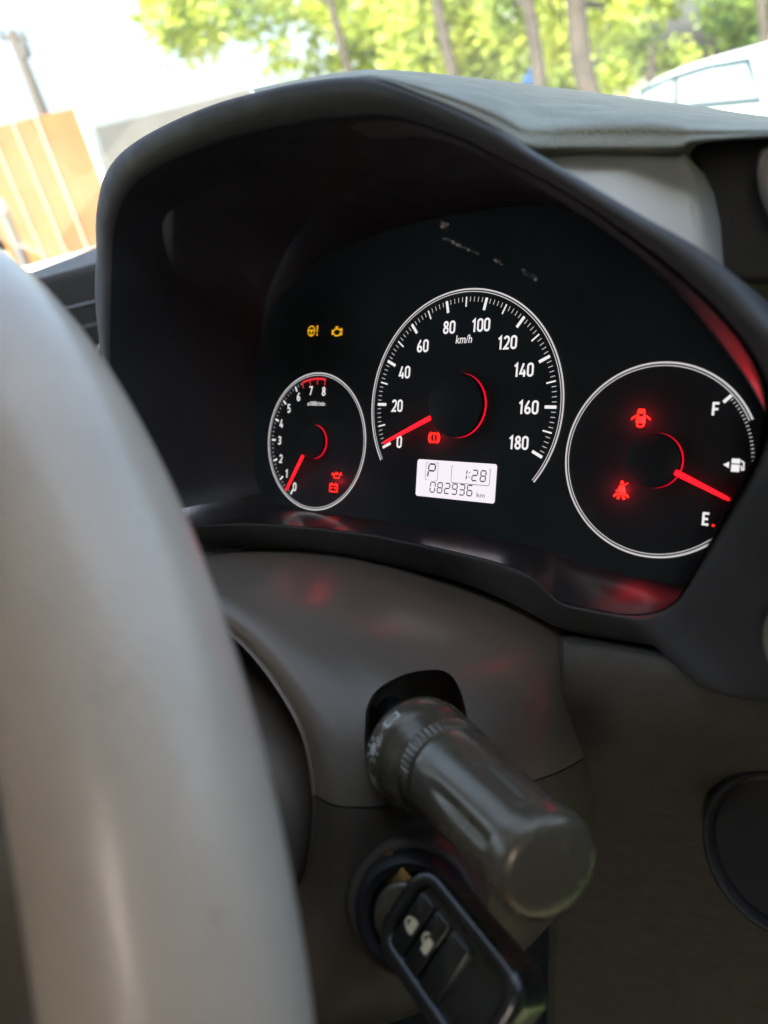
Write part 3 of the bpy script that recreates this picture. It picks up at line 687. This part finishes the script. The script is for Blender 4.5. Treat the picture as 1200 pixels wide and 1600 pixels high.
# hub shroud turning inside the opening (belongs to the wheel)
# ignition lock
igc = rz(640, 1430, .232); igax = (CAM-igc).normalized()*.55 + DIR(.3, .0, .6); igax.normalize()
lock = link('ignition_bezel', lathe('ignition_bezel', igc, igax, [(-.03, .0175), (-.004, .0175), (0, .0165), (.001, .015), (.0, .0125), (-.004, .0115), (-.004, 0)], 48, cap=(False, False)), M_DARK, colm, 50)
link('bezel_surround', lathe('bezel_surround', igc - igax*.006, igax, [(-.02, .0235), (-.006, .0225), (-.002, .0205), (0, .0185), (-.001, .0165)], 48, cap=(False, False)), M_SHROUD2, colm, 180)
link('lock_barrel', lathe('lock_barrel', igc, igax, [(-.004, .0105), (.003, .0105), (.0042, .0092), (.0042, 0)], 40, cap=(False, False)), M_STALK, lock, 50)

# ------------------------------------------------------------------ lever
A = rz(648, 1150, .252); B = rz(864, 1362, .182); ax = (B-A); LN = ax.length; ax.normalize()
stk = thing('indicator_stalk', 'black round lever pointing out of the column pocket towards the camera', 'control lever', A)
x_, y_, a_ = frame_of(ax, Vector((0, 0, 1)))
link('shaft', lathe('shaft', A, ax, [(-.02, .006), (.01, .008)], 24), M_DARK, stk, 50)
SOFF = c_down*.0026-c_right*.0008
slv = link('switch_sleeve', lathe('switch_sleeve', A+SOFF, ax, [(.0, .011), (.0012, .0155), (.003, .0174), (.0055, .0180), (.0115, .0180), (.0128, .0172), (.0134, .0168), (.019, .0160), (.0215, .0148)], 72), M_STALK, stk, 40)
crs = []
for h, r, k in ((.0205, .0138, 0), (.0210, .0150, 0), (.0218, .0153, 1), (.0258, .0151, 1), (.0264, .0147, 0), (.0268, .0135, 0)):
    crs.append([A+ax*h+(x_*math.cos(2*math.pi*i/216)+y_*math.sin(2*math.pi*i/216))*(r-(.00045 if k and i % 4 < 2 else 0)) for i in range(216)])
link('collar', loft('collar', crs, True), M_STALK, stk, 50)
# twist barrel with long shallow flutes
rings = []
nb = 96
for h, r in ((.0262, .0135), (.027, .0142), (.034, .0142), (.05, .0139), (LN-.012, .0136), (LN-.0085, .0136)):
    ring = []
    for i in range(nb):
        th = 2*math.pi*i/nb; d = 0
        if .036 < h < LN-.011:
            for f0 in range(0, 6):
                dd = (th-(R(20)+f0*R(60))+math.pi) % (2*math.pi)-math.pi
                d += .0011*math.exp(-(dd/R(7))**2)
        ring.append(A+ax*h+(x_*math.cos(th)+y_*math.sin(th))*(r-d))
    rings.append(ring)
rcols = [catmull([rings[k][i] for k in range(len(rings))], 6) for i in range(nb)]
link('twist_barrel', loft('twist_barrel', [[rcols[i][k] for i in range(nb)] for k in range(len(rcols[0]))], True), M_STALK, stk, 180)
link('end_cap', lathe('end_cap', A, ax, [(LN-.0088, .0128), (LN-.0085, .0138), (LN-.003, .0139), (LN-.0012, .0134), (LN-.0002, .0122), (LN+.0004, .0105), (LN+.0010, .006), (LN+.0012, 0)], 64, cap=(True, False)), M_STALK, stk, 60)
# printed light symbols on the sleeve, flat print wrapped on the curved skin
def wrap(h, th, F, name, mat, parent, r=.01815):
    vs = [A+SOFF+ax*(h+p[0])+(x_*math.cos(th+p[1]/r)+y_*math.sin(th+p[1]/r))*r for p in F.v]
    link(name, mesh(name, vs, F.f), mat, parent)
def th_to(pt):
    d = pt-A; return math.atan2(d.dot(y_), d.dot(x_))
th1 = th_to(rz(560, 1190, .2)); 
for hh, dth, k in ((.0085, .15, 0), (.0085, .72, 1), (.0085, -.45, 2), (.0085, 1.25, 2)):
    F = Flat()
    if k == 0: F.disc((0, 0), .0016, 16); [F.stroke([(.0022*math.cos(a), .0022*math.sin(a)), (.0034*math.cos(a), .0034*math.sin(a))], .0006) for a in [i*math.pi/4 for i in range(8)]]
    elif k == 1: F.poly([(-.0016, -.0012), (.0, -.0018), (.0, .0018), (-.0016, .0012)]); [F.stroke([(.0006, y), (.003, y)], .0005) for y in (-.0015, -.0005, .0005, .0015)]
    elif k == 2: F.stroke([(-.0012, -.002), (.0012, -.002), (.0012, .002), (-.0012, .002)], .0006, True)
    else: F.stroke([(0, -.003), (0, .003)], .0007)
    F.v = [(p[0]*1.15, p[1]*1.25) for p in F.v]
    wrap(hh, th1+dth, F, 'printed_symbol', M_MARK, slv)

# ------------------------------------------------------------------ ignition key
K0 = rz(624, 1390, .228); K1 = rz(742, 1546, .200)
kax = (K1-K0).normalized(); kn = (CAM-(K0+K1)/2); kn = (kn-kax*kn.dot(kax)).normalized(); ks = kax.cross(kn).normalized()
if ks.dot(c_right) < 0: ks = -ks
kn = (kn*math.cos(R(24))-ks*math.sin(R(24))).normalized()
kr_ = kax.cross(kn).normalized(); ks = kr_ if kr_.dot(c_right) > 0 else -kr_
key = thing('ignition_key', 'black car key with two cream lock symbols in the ignition', 'car key', K0)
bm = bmesh.new()
kc = K0+kax*.025
outl = rrect(-.0108, -.0185, .0135, .0245, .0065, 7)
kb = [kc+ks*p[0]+kax*p[1]+kn*.0060 for p in outl]
link('key_head', prism('key_head', kb, -kn*.015, .0022, 4), M_KEY, key, 50)
rim_path = [kc+ks*p[0]*.93+kax*(p[1]*.95+.0006)+kn*.0056 for p in outl]
link('rim', tube('rim', rim_path, .0026, 12, True), M_KEY, key, 180)
for j, (v0, v1, nm) in enumerate(((-.0135, -.0072, 'lock_button'), (-.0064, -.0001, 'unlock_button'), (.0007, .0085, 'boot_button'))):
    pts = [kc+ks*p[0]+kax*p[1]+kn*.0076 for p in rrect(-.0085, v0, .0085, v1, .0012, 4)]
    b_ = link(nm, prism(nm, pts, -kn*.002, .0006, 2), M_KEY, key, 50)
    if j < 2:
        F = Flat(); cvv = (v0+v1)/2
        F.poly(rrect(-.0020, cvv-.0006, .0020, cvv+.0020, .0005, 2)); F.arc((0 if j == 0 else .0012, cvv-.0006), .0013, math.pi, 2*math.pi, .0007, 10)
        link('printed_symbol', mesh('printed_symbol', [kc+ks*p[0]+kax*p[1]+kn*.00775 for p in F.v], F.f), M_KEYMARK, b_)
link('blade', rbox('blade', K0-kax*.004 - kn*.004, kax, ks, kn, .02, .008, .0022, .0004, 2), M_BRASS, key, 40)
rg = kc+kax*.0285
xr, yr = kax, (kn+ks*.4).normalized()
kr = tube('key_ring', [rg+kax*.004+(xr*math.cos(2*math.pi*i/40)+yr*math.sin(2*math.pi*i/40))*.010 for i in range(40)], .0011, 10, True)
tag(link('key_ring', kr, M_BRASS, None, 180), 'copper coloured ring looped through the end of the key', 'key ring')

# ------------------------------------------------------------------ steering wheel
u0, v0, w0, tl, yw, RW, RT, R1, T0 = -0.0837, 0.1633, 0.1852, -0.0429, -0.1005, 0.1833, 0.0196, 0.0019, -0.441
whl = thing('steering_wheel', 'thick grey leather steering wheel rim crossing the left of the view', 'steering wheel', W(u0, v0, w0-.03))
e1 = DIR(math.cos(yw), 0, -math.sin(yw)); nw = Vector((-math.sin(yw)*math.cos(tl), math.sin(tl), math.cos(tl)*math.cos(yw)))
n3 = DIR(nw.x, nw.y, -nw.z).normalized(); e1.normalize(); e2 = n3.cross(e1).normalized()
if e2.dot(DIR(0, 1, 0)) < 0: e2 = -e2
WC = W(u0, v0, w0)
path = []; rad = []
for i in range(180):
    th = 2*math.pi*i/180; path.append(WC+(e1*math.cos(th)+e2*math.sin(th))*RW); rad.append(RT+R1*math.cos(2*(th-T0)))
link('rim', tube('rim', path, rad, 40, True), M_GREY, whl, 180)
tow = -n3 if n3.dot(CAM-W(0, 0, 0)) < 0 else n3
st = [path[i]-(path[i]-WC).normalized()*(rad[i]+.0001)-tow*.002 for i in range(180)]
# hub pad, spokes and rear shroud
def on_wheel(x, y, d): return WC+e1*x+e2*y+tow*d
hubp = catmull([(.078, -.03, 0), (.07, .03, 0), (.035, .062, 0), (-.035, .062, 0), (-.07, .03, 0), (-.078, -.03, 0), (-.04, -.055, 0), (.04, -.055, 0)], 6, True)
hr = [[on_wheel(p.x*s_, p.y*s_, d) for p in hubp] for s_, d in ((.8, -.045), (.98, -.03), (1, -.018), (.96, -.006), (.8, .001), (.4, .005))]
link('hub_pad', loft('hub_pad', hr, True, (True, True)), M_HUB, whl, 180)
for sx in (-1, 1):
    for yy in (-.012, ):
        sec = []
        for t in range(9):
            f = t/8; x = sx*(.066+f*(RW-.006-.066)); hw = .024-.006*math.sin(math.pi*f)+(.008 if t == 8 else 0); d = -.02+.018*f
            sec.append([on_wheel(x, .0+yy+hw*math.cos(a)*1, d+.007*math.sin(a)) for a in [2*math.pi*i/20 for i in range(20)]])
        link('spoke', loft('spoke', sec, True, (True, True)), M_GREY, whl, 180)
sec = []
for t in range(7):
    f = t/6; y = .05+f*(RW-.006-.05); hw = .03-.01*f; d = -.02+.018*f
    sec.append([on_wheel(hw*math.cos(a), y, d+.007*math.sin(a)) for a in [2*math.pi*i/20 for i in range(20)]])
link('spoke', loft('spoke', sec, True, (True, True)), M_GREY, whl, 180)
hs = [(-.045, .1005), (-.028, .1025), (-.016, .1085), (-.002, .1185), (.0105, .129), (.0175, .140), (.0200, .152), (.016, .169), (.001, .184), (-.022, .191)]
hsr = [col_ring(hs, .075), col_ring(hs, .104), col_ring([(CU+(u-CU)*.97, CV+(v-CV)*.97) for u, v in hs], .110), col_ring([(CU+(u-CU)*.7, CV+(v-CV)*.7) for u, v in hs], .124), col_ring([(CU+(u-CU)*.5, CV+(v-CV)*.5) for u, v in hs], .15)]
link('rear_shroud', loft('rear_shroud', [[W(*p) for p in r] for r in hsr], True, (True, True)), M_HUB, whl, 180)

# ------------------------------------------------------------------ cabin of the car
M_HEAD = plastic('roof cloth', (.26, .245, .22), .9, .3, 500, spec=.2)
M_DOOR = plastic('door card', (.05, .047, .045), .6, .3, 900)
M_CARPET = plastic('carpet', (.018, .02, .017), .95, .9, 300, var=.4, vs=90, spec=.1)
M_SEAT = plastic('tan seat cloth', (.13, .065, .04), .8, .4, 600, spec=.2)
cab = thing('car_cabin', 'inside of the car with its windscreen, doors and roof around the dials', 'car body', (-.4, -.5, H-.9))
X, Y, Z = Vector((1, 0, 0)), Vector((0, 1, 0)), Vector((0, 0, 1))
link('roof_lining', rbox('roof_lining', Vector((-.35, -1.17, H+.56)), X, Y, Z, 1.7, 1.9, .05, .02), M_HEAD, cab, 40)
ws = [Vector((-1.35, .62, H+.04)), Vector((.62, .62, H+.04)), Vector((.50, -.22, H+.54)), Vector((-1.2, -.22, H+.54))]
link('windscreen', mesh('windscreen', ws, [(0, 1, 2, 3)]), M_GLASS, cab)
for a, b in ((Vector((-1.42, .30, H-.05)), Vector((-1.22, -.30, H+.56))), (Vector((.66, .62, H-.05)), Vector((.52, -.24, H+.56)))):
    link('windscreen_pillar', tube('windscreen_pillar', [a, a.lerp(b, .5), b], .03, 14), M_HEAD, cab, 180)
for x, yc, wy in ((-1.2, -1.0, .1), (.52, -.50, .85),):  # right one, out of view, widened to a wall blocking side light
    link('door_pillar_or_light_block', rbox('door_pillar_or_light_block', Vector((x, yc, H+.25)), X, Y, Z, .05, wy, .62, .02), M_HEAD, cab, 40)
    link('door_panel', rbox('door_panel', Vector((x, -.5, H-.45+(.04 if x < 0 else .10))), X, Y, Z, .06, 2.0, .75, .02), M_DOOR, cab, 40)
link('rear_light_block', rbox('rear_light_block', Vector((-.35, -1.35, H-.16)), X, Y, Z, 1.75, .06, 1.40, .02), M_DOOR, cab, 40)  # unseen wall, made full height to keep out light from behind
link('floor_carpet', rbox('floor_carpet', Vector((-.35, -.6, H-.86)), X, Y, Z, 1.7, 3.1, .04, .01), M_CARPET, cab, 40)
link('footwell', rbox('footwell', Vector((-.35, .42, H-.52)), X, (Y+Z*.35).normalized(), (Z-Y*.35).normalized(), 1.7, .03, .75, .01), M_CARPET, cab, 40)
link('scuttle', rbox('scuttle', Vector((-.35, .60, H-.12)), X, Y, Z, 2.0, .06, .28, .01), M_DARK, cab, 40)
link('side_light_block', rbox('side_light_block', Vector((.52, -1.13, H+.10)), X, Y, Z, .05, .41, .20, .01), M_DOOR, cab, 40)  # unseen panel, sized to leave a high opening for light on the wheel
st2 = thing('added_passenger_seat', 'added unseen tan cloth passenger seat beside the driver seat', 'car seat', (-.78, -.85, H-.82))  # unseen; added to reflect brown in the cover and hide the window
link('backrest', rbox('backrest', Vector((-.80, -.72, H-.04)), X, (Y+Z*.25).normalized(), (Z-Y*.25).normalized(), .58, .13, .66, .05, 5), M_SEAT, st2, 60)  # backrest of the added unseen seat
link('seat_cushion', rbox('seat_cushion', Vector((-.78, -.44, H-.46)), X, Y, Z, .52, .5, .14, .05, 5), M_SEAT, st2, 60)
link('headrest', rbox('headrest', Vector((-.78, -.82, H+.36)), X, Y, Z, .26, .1, .18, .04, 5), M_SEAT, st2, 60)
seat = thing('driver_seat', 'tan cloth driver seat facing the steering wheel', 'car seat', (-.05, -.85, H-.82))
link('backrest', rbox('backrest', Vector((-.08, -.80, H-.02)), X, (Y+Z*.25).normalized(), (Z-Y*.25).normalized(), .48, .13, .62, .05, 5), M_SEAT, seat, 60)
link('seat_cushion', rbox('seat_cushion', Vector((-.08, -.52, H-.42)), X, Y, Z, .5, .5, .14, .05, 5), M_SEAT, seat, 60)
link('headrest', rbox('headrest', Vector((-.08, -.90, H+.36)), X, Y, Z, .26, .1, .18, .04, 5), M_SEAT, seat, 60)

# ------------------------------------------------------------------ outside
def ground_mat():
    m, t, b = new_mat('ground'); L = t.links.new
    g = t.nodes.new('ShaderNodeNewGeometry'); n = t.nodes.new('ShaderNodeTexNoise'); n.inputs['Scale'].default_value = .35; n.inputs['Detail'].default_value = 8
    L(g.outputs['Position'], n.inputs['Vector']); r = t.nodes.new('ShaderNodeValToRGB')
    r.color_ramp.elements[0].position = .42; r.color_ramp.elements[0].color = (.07, .12, .03, 1); r.color_ramp.elements[1].position = .6; r.color_ramp.elements[1].color = (.30, .27, .2, 1)
    L(n.outputs[0], r.inputs[0]); L(r.outputs[0], b.inputs['Base Color']); b.inputs['Roughness'].default_value = .9
    return m
GZ = 0.0
gs = 200
tag(link('ground', mesh('ground', [(-gs, -gs, GZ), (gs, -gs, GZ), (gs, gs, GZ), (-gs, gs, GZ)], [(0, 1, 2, 3)]), ground_mat()), 'sunlit ground of the yard outside the car', 'ground', kind='structure')
def outp(px_, py_, z): return rz(px_, py_, z)
# orange panel fence, panels face the car
M_ORANGE = plastic('orange sheet', (.21, .10, .038), .45, 0, var=.12, vs=3, spec=.3)
M_POST = plastic('dulled white post', (.34, .33, .30), .6, 0, var=.08, vs=5)
M_WPAINT = plastic('white paint', (.8, .8, .78), .5, 0, var=.04, vs=5)
M_GREYW = plastic('grey sheet', (.055, .058, .06), .6, 0, var=.1, vs=4)
ZF = 8.0
P1 = rz(-60, 204, ZF*.96); P2 = rz(122, 172, ZF)
P1.z = P2.z = (P1.z+P2.z)/2
fd = (P2-P1); fd.z = 0; flen = fd.length; fd.normalize(); fnorm = fd.cross(Z).normalized()
if fnorm.dot(CAM-P1) < 0: fnorm = -fnorm
def on_fence(px_, py_):
    d = rz(px_, py_, 1)-CAM; s = (P1-CAM).dot(fnorm)/d.dot(fnorm); return CAM+d*s
fen = thing('panel_fence', 'tall orange sheet fence with thin white posts beside the yard', 'fence', Vector((P1.x, P1.y, GZ)))
xs = [(on_fence(x, 230)-P1).dot(fd) for x in (-60, -4, 35, 74)] ; xs.append((on_fence(143, 230)-P1).dot(fd))
top = P1.z
for a, b in zip(xs, xs[1:]):
    c = P1+fd*((a+b)/2); c.z = (top+GZ+.05)/2
    link('panel', rbox('panel', c, fd, fnorm, Z, b-a-.006, .03, top-GZ-.05, .004, 1), M_ORANGE, fen)
for k, a in enumerate(xs[1:]):
    c = P1+fd*a; hh = top-GZ+(.03 if k < 3 else .06); c.z = GZ+hh/2
    link('post', rbox('post', c+fnorm*.02, fd, fnorm, Z, (.016, .016, .02)[k] if k < 3 else .045, .03, hh, .003, 1), M_POST if k < 3 else M_WPAINT, fen)
c = P1+fd*((xs[0]+xs[-1])/2)+fnorm*.05
c1 = rz(160, 196, 9.4); c2 = rz(262, 186, 9.6); d2 = (c2-c1); d2.z = 0; l2 = d2.length+1.2; d2.normalize(); cc2 = c1+d2*(l2/2-.1); cc2.z = (c1.z+GZ)/2
tag(link('grey_wall', rbox('grey_wall', cc2, d2, d2.cross(Z), Z, l2, .12, c1.z-GZ, .01, 1), M_GREYW), 'dark grey sheet wall showing between the orange fence and the hood', 'wall')
# bright low wall under the fence
l1 = rz(-40, 380, 4.2); l3 = rz(190, 378, 4.4); dl = l3-l1; dl.z = 0; ll = dl.length+1; dl.normalize(); nl = dl.cross(Z)
lc = (l1+l3)/2; lc.z = (min(l1.z, l3.z)+GZ)/2
tag(link('white_ledge', rbox('white_ledge', lc, dl, nl, Z, ll, .5, min(l1.z, l3.z)-GZ, .03, 2), M_WPAINT), 'sunlit white ledge below the orange fence panels', 'ledge')
# short post with pale cap in front of the fence
bp = on_fence(4, 318)+fnorm*.9; bz = bp.z
bol = thing('bollard', 'short dark bollard with a pale cap before the orange fence', 'bollard', Vector((bp.x, bp.y, GZ)))
link('shaft', lathe('shaft', Vector((bp.x, bp.y, GZ)), Z, [(0, .055), (bz-.12, .05), (bz-.11, .045)], 20), M_GREYW, bol, 40)
link('cap', lathe('cap', Vector((bp.x, bp.y, bz-.11)), Z, [(0, .06), (.06, .06), (.11, .045), (.12, .0)], 20), M_POST, bol, 40)
# far pole
M_POLE = plastic('pole wood', (.04, .035, .03), .8, .2, 60)
pt = rz(20, 55, 24); pbm = rz(62, 172, 24)
pol = thing('utility_pole', 'slim wooden utility pole with a dark crossarm above the fence', 'utility pole', Vector((pt.x, pt.y, GZ)))
link('pole_shaft', tube('pole_shaft', [Vector((pt.x, pt.y, GZ)), Vector((pt.x, pt.y, pt.z+.1))], [.22, .17], 12), M_POLE, pol, 180)
link('crossarm', rbox('crossarm', Vector((pt.x, pt.y, pt.z-.1)), c_right, c_right.cross(Z).normalized(), Z, .9, .12, .12, .02, 1), M_POLE, pol)
for k in (-1, 0, 1):
    link('insulator', lathe('insulator', pt+c_right*.33*k-Z*.04, Z, [(0, .06), (.1, .09), (.2, .06), (.26, .03)], 12), M_GREYW, pol, 50)
link('transformer', lathe('transformer', pt+c_right*.2-Z*.62, Z, [(0, .15), (.05, .17), (.38, .17), (.42, .1)], 16), M_GREYW, pol, 50)

# trees
def leaf_mat(name, c, c2):
    m, t, b = new_mat(name); L = t.links.new
    oi = t.nodes.new('ShaderNodeNewGeometry'); n = t.nodes.new('ShaderNodeTexNoise'); n.inputs['Scale'].default_value = 1.4; n.inputs['Detail'].default_value = 4
    L(oi.outputs['Position'], n.inputs['Vector']); r = t.nodes.new('ShaderNodeValToRGB'); r.color_ramp.elements[0].position = .38; r.color_ramp.elements[1].position = .62
    r.color_ramp.elements[0].color = (*c, 1); r.color_ramp.elements[1].color = (*c2, 1); L(n.outputs[0], r.inputs[0]); L(r.outputs[0], b.inputs['Base Color'])
    b.inputs['Roughness'].default_value = .45
    tr = t.nodes.new('ShaderNodeBsdfTranslucent'); mx = t.nodes.new('ShaderNodeMixShader'); mx.inputs[0].default_value = .5
    sc_ = t.nodes.new('ShaderNodeVectorMath'); sc_.operation = 'MULTIPLY'; sc_.inputs[1].default_value = (1.6, 1.5, .8); L(r.outputs[0], sc_.inputs[0]); L(sc_.outputs[0], tr.inputs[0])
    L(b.outputs[0], mx.inputs[1]); L(tr.outputs[0], mx.inputs[2]); L(mx.outputs[0], t.nodes['Material Output'].inputs[0])
    return m
M_LEAF = leaf_mat('leaf green', (.12, .19, .04), (.44, .50, .12))
M_LEAF2 = leaf_mat('leaf deep green', (.05, .12, .02), (.16, .24, .03))
M_BARK = plastic('bark', (.042, .036, .030), .9, .8, 30, var=.35, vs=8)
def crown_mesh(name, blobs, n, size, rng):
    vs, fs = [], []
    tot = sum(b[1]**2 for b in blobs)
    for c, r in blobs:
        for _ in range(int(n*r*r/tot)):
            # leaves gather into twigs
            d = Vector((rng.gauss(0, 1), rng.gauss(0, 1), rng.gauss(0, .8))).normalized(); rr = r*(.45+.6*rng.random()**.6)
            p = c+d*rr
            for _k in range(5):
                q = p+Vector((rng.gauss(0, 1), rng.gauss(0, 1), rng.gauss(0, 1)))*size*1.3
                a = Vector((rng.gauss(0, 1), rng.gauss(0, 1), rng.gauss(0, .6))).normalized(); b = a.orthogonal().normalized(); b.rotate(Matrix.Rotation(rng.random()*6.28, 3, a))
                s = size*(.6+.7*rng.random()); k = len(vs)
                vs += [q-a*s, q+b*s*.45, q+a*s, q-b*s*.45]; fs.append((k, k+1, k+2, k+3))
    return mesh(name, vs, fs)
def tree(px_, py_base, width_px, z, label, blobs_px, mat, n=900, lean=0.0, group='trees beyond the windscreen', seed=1):
    rng = random.Random(seed)
    b0 = rz(px_, py_base, z); base = Vector((b0.x, b0.y, GZ)); r = width_px/FPX*z/2
    t = thing('tree', label, 'tree', base, group)
    top_z = max(rz(x, y, z).z for x, y, _ in blobs_px)+.3
    top_z = max(top_z, b0.z+3)
    p1 = base+Vector((0, 0, top_z-GZ))+c_right*lean
    path = [base.lerp(p1, f)+Vector((rng.gauss(0, r*.25), rng.gauss(0, r*.25), 0))*(1 if 0 < f < 1 else 0) for f in [i/8 for i in range(9)]]
    bm_rad = [r*(1.25 if i == 0 else 1.0-.055*i) for i in range(9)]
    tr = link('trunk', tube('trunk', path, bm_rad, 14), M_BARK, t, 180)
    bl = [(rz(x, y, z+dz), s/FPX*z) for (x, y, s), dz in zip(blobs_px, [rng.uniform(.6, 2.6) for _ in blobs_px])]
    for c, s in bl[:5]:
        st_ = path[rng.randint(4, 7)]; m_ = (st_+c)/2+Vector((0, 0, .2))
        link('limb', tube('limb', [st_, m_, c], [r*.35, r*.25, r*.1], 8), M_BARK, t, 180)
    link('crown', crown_mesh('crown', bl, n*.62, .08*z/9, rng), mat, t)
    return t
tree(548, 96, 16, 13, 'slim tree whose crown spreads over the open sky beside the fence', [(270, 25, 60), (330, 20, 55), (300, 70, 32), (400, 0, 60), (470, -10, 55), (500, 30, 32), (560, 20, 60), (620, 20, 60), (580, 75, 45), (440, 95, 22), (490, 105, 24), (540, 100, 28)], M_LEAF, 1500, -.2, seed=3)
tree(712, 118, 21, 10, 'slender tree between the pale yard building and the blue tarpaulin', [(640, 30, 55), (690, -10, 70), (740, 40, 55), (720, 85, 38), (660, 80, 35)], M_LEAF, 900, -.12, seed=4)
tree(846, 135, 25, 9, 'dark straight tree right beside the blue tarpaulin', [(800, 30, 55), (780, 80, 40), (860, 0, 60), (880, 50, 42)], M_LEAF, 800, -.08, seed=5)
tree(926, 145, 38, 8, 'thickest tree with pale bark standing by the white car', [(900, -80, 70), (960, 30, 45), (985, 65, 35), (880, 70, 34)], M_LEAF, 700, -.1, seed=6)
tree(1017, 118, 17, 12, 'thin dark tree just behind the roof of the white car', [(1000, -40, 60), (1030, -10, 40), (1000, 60, 28)], M_LEAF, 500, -.02, seed=7)
tree(1192, 78, 17, 11, 'tree above the white car at the edge of the view', [(1130, 10, 35), (1165, 30, 42), (1200, 0, 60)], M_LEAF2, 600, 0, seed=8)
# far shrubs, building, bank
M_BANK = plastic('brown bank', (.16, .11, .07), .9, 0, var=.3, vs=2)
rng = random.Random(11)
sh_ = thing('shrub', 'bright green shrub low among the trunks', 'shrub', Vector((rz(760, 110, 14).x, rz(760, 110, 14).y, GZ)))
link('foliage', crown_mesh('foliage', [(rz(x, y, 14), s/FPX*14) for x, y, s in ((640, 110, 34), (730, 100, 40), (800, 110, 30), (870, 120, 30), (960, 115, 28), (1060, 100, 25))], 800, .09, rng), M_LEAF, sh_)
link('stem', tube('stem', [Vector((sh_.location.x, sh_.location.y, GZ)), rz(760, 112, 14)], .06, 8), M_BARK, sh_, 180)
# pale building far behind
M_PALE = plastic('pale render', (.75, .75, .73), .8, 0, var=.05, vs=2)
bd = thing('yard_building', 'pale building glimpsed between the tree trunks', 'building', Vector((rz(660, 60, 26).x, rz(660, 60, 26).y, GZ)))
bA = rz(600, 40, 26); bB = rz(770, 10, 27); dd = bB-bA; dd.z = 0; lb_ = dd.length; dd.normalize(); bn = dd.cross(Z)
mid = (bA+bB)/2; mid.z = (bA.z+GZ)/2
link('wall', rbox('wall', mid+bn*0, dd, bn, Z, lb_, 3, bA.z-GZ, .02, 1), M_PALE, bd)
side = bn if bn.dot(CAM-mid) > 0 else -bn
for k in range(4):
    c = bA+dd*(lb_*(k+.5)/4)+side*1.53; c.z = GZ+bA.z*.62
    wdw = link('window', rbox('window', c, dd, side, Z, .8, .06, .9, .01, 1), M_GREYW, bd)
c = mid.copy(); c.z = bA.z+.08; link('roof', rbox('roof', c, dd, bn, Z, lb_+.5, 3.6, .16, .02, 1), M_GREYW, bd)
# blue tarpaulin
M_BLUE = plastic('blue sheet', (.03, .16, .5), .5, 0, vs=4)
tb = rz(822, 118, 11.5); tp_ = [tb+c_right*x+Z*z_ for x, z_ in ((-.22, -1.3), (.2, -1.3), (.16, .02), (.06, .1), (-.08, -.06))]
tag(link('tarpaulin', prism('tarpaulin', tp_, Vector((0, .25, 0)), .03, 2), M_BLUE, None, 40), 'blue tarpaulin bundle standing between two tree trunks', 'tarpaulin')

# white car at the right
M_CARW = plastic('white car paint', (.50, .55, .57), .25, 0, var=.02, vs=2, coat=.6)
M_CARG = plastic('car window glass', (.26, .31, .33), .3, 0, spec=.2)
M_CART = plastic('car window frame', (.02, .045, .065), .6, 0, spec=.2)
M_TYRE = plastic('tyre rubber', (.02, .02, .02), .8, .2, 200)
cr = rz(1130, 95, 7.0)
# car frame: runs to the right and slightly towards us
cdir = (rz(1200, 150, 6.2)-rz(980, 150, 7.4)); cdir.z = 0; cdir.normalize(); cside = cdir.cross(Z)
if cside.dot(CAM-cr) < 0: cside = -cside
def sight(px_, py_, off):
    d = rz(px_, py_, 1)-CAM; s = (cr-CAM+cside*off).dot(cside)/d.dot(cside); return CAM+d*s
org = Vector((cr.x, cr.y, GZ))
def cl(p): q = p-org; return (q.dot(cdir), q.z)
prof_px = [(958, 178), (972, 158), (990, 143), (1020, 125), (1060, 107), (1110, 91), (1160, 80), (1210, 71), (1300, 62)]
prof = [cl(sight(x, y, 0)) for x, y in prof_px]
x_end = prof[-1][0]
prof = [(prof[0][0]-.95, .35), (prof[0][0]-1.0, .7), (prof[0][0]-.9, .95), (prof[0][0]-.05, prof[0][1]-.12)] + prof + [(x_end+.5, prof[-1][1]), (x_end+1.2, prof[-1][1]-.2), (x_end+1.5, .95), (x_end+1.5, .35)]
car = thing('parked_car', 'white parked car with blue tinted side windows beyond the dashboard', 'car', org)
def carpt(x, z, off): return org+cdir*x+Z*z+cside*off
bm = bmesh.new(); halfw = .8; secs = []
for off, ins in ((0, .10), (-.06, .0), (-1.5, .0), (-1.56, .1)):
    secs.append([carpt(x, z-(ins if z > .9 else 0)*.5, off if True else 0) for x, z in prof])
link('body', loft('body', secs, True, (True, True)), M_CARW, car, 40)
wA = [(1005, 148), (1040, 130), (1053, 126), (1053, 160), (1000, 163)]
wB = [(1060, 124), (1110, 109), (1165, 101), (1180, 143), (1184, 152), (1060, 163)]
for pts in (wA, wB):
    g = [sight(x, y, .006) for x, y in pts]; cen = sum(g, Vector())/len(g)
    fr = link('window_frame', prism('window_frame', [p+cdir*.05*(1 if (p-cen).dot(cdir) > 0 else -1)+Z*.055*(1 if (p-cen).z > 0 else -1) for p in g], -cside*.02), M_CART, car)
    g2 = [sight(x, y, .011) for x, y in pts]
    link('pane', prism('pane', g2, -cside*.01), M_CARG, fr)
for x in (prof[4][0]-.35, x_end+.6):
    wl = link('wheel', lathe('wheel', carpt(x, .32, -.16), cside, [(0, .2), (0, .32), (.17, .32), (.18, .3), (.18, .2)], 28), M_TYRE, car, 40)
    link('hubcap', lathe('hubcap', carpt(x, .32, .02), cside, [(0, .2), (.015, .18), (.02, .05), (.02, 0)], 24), M_CHROME, wl, 40)
print('objects', len(bpy.data.objects))
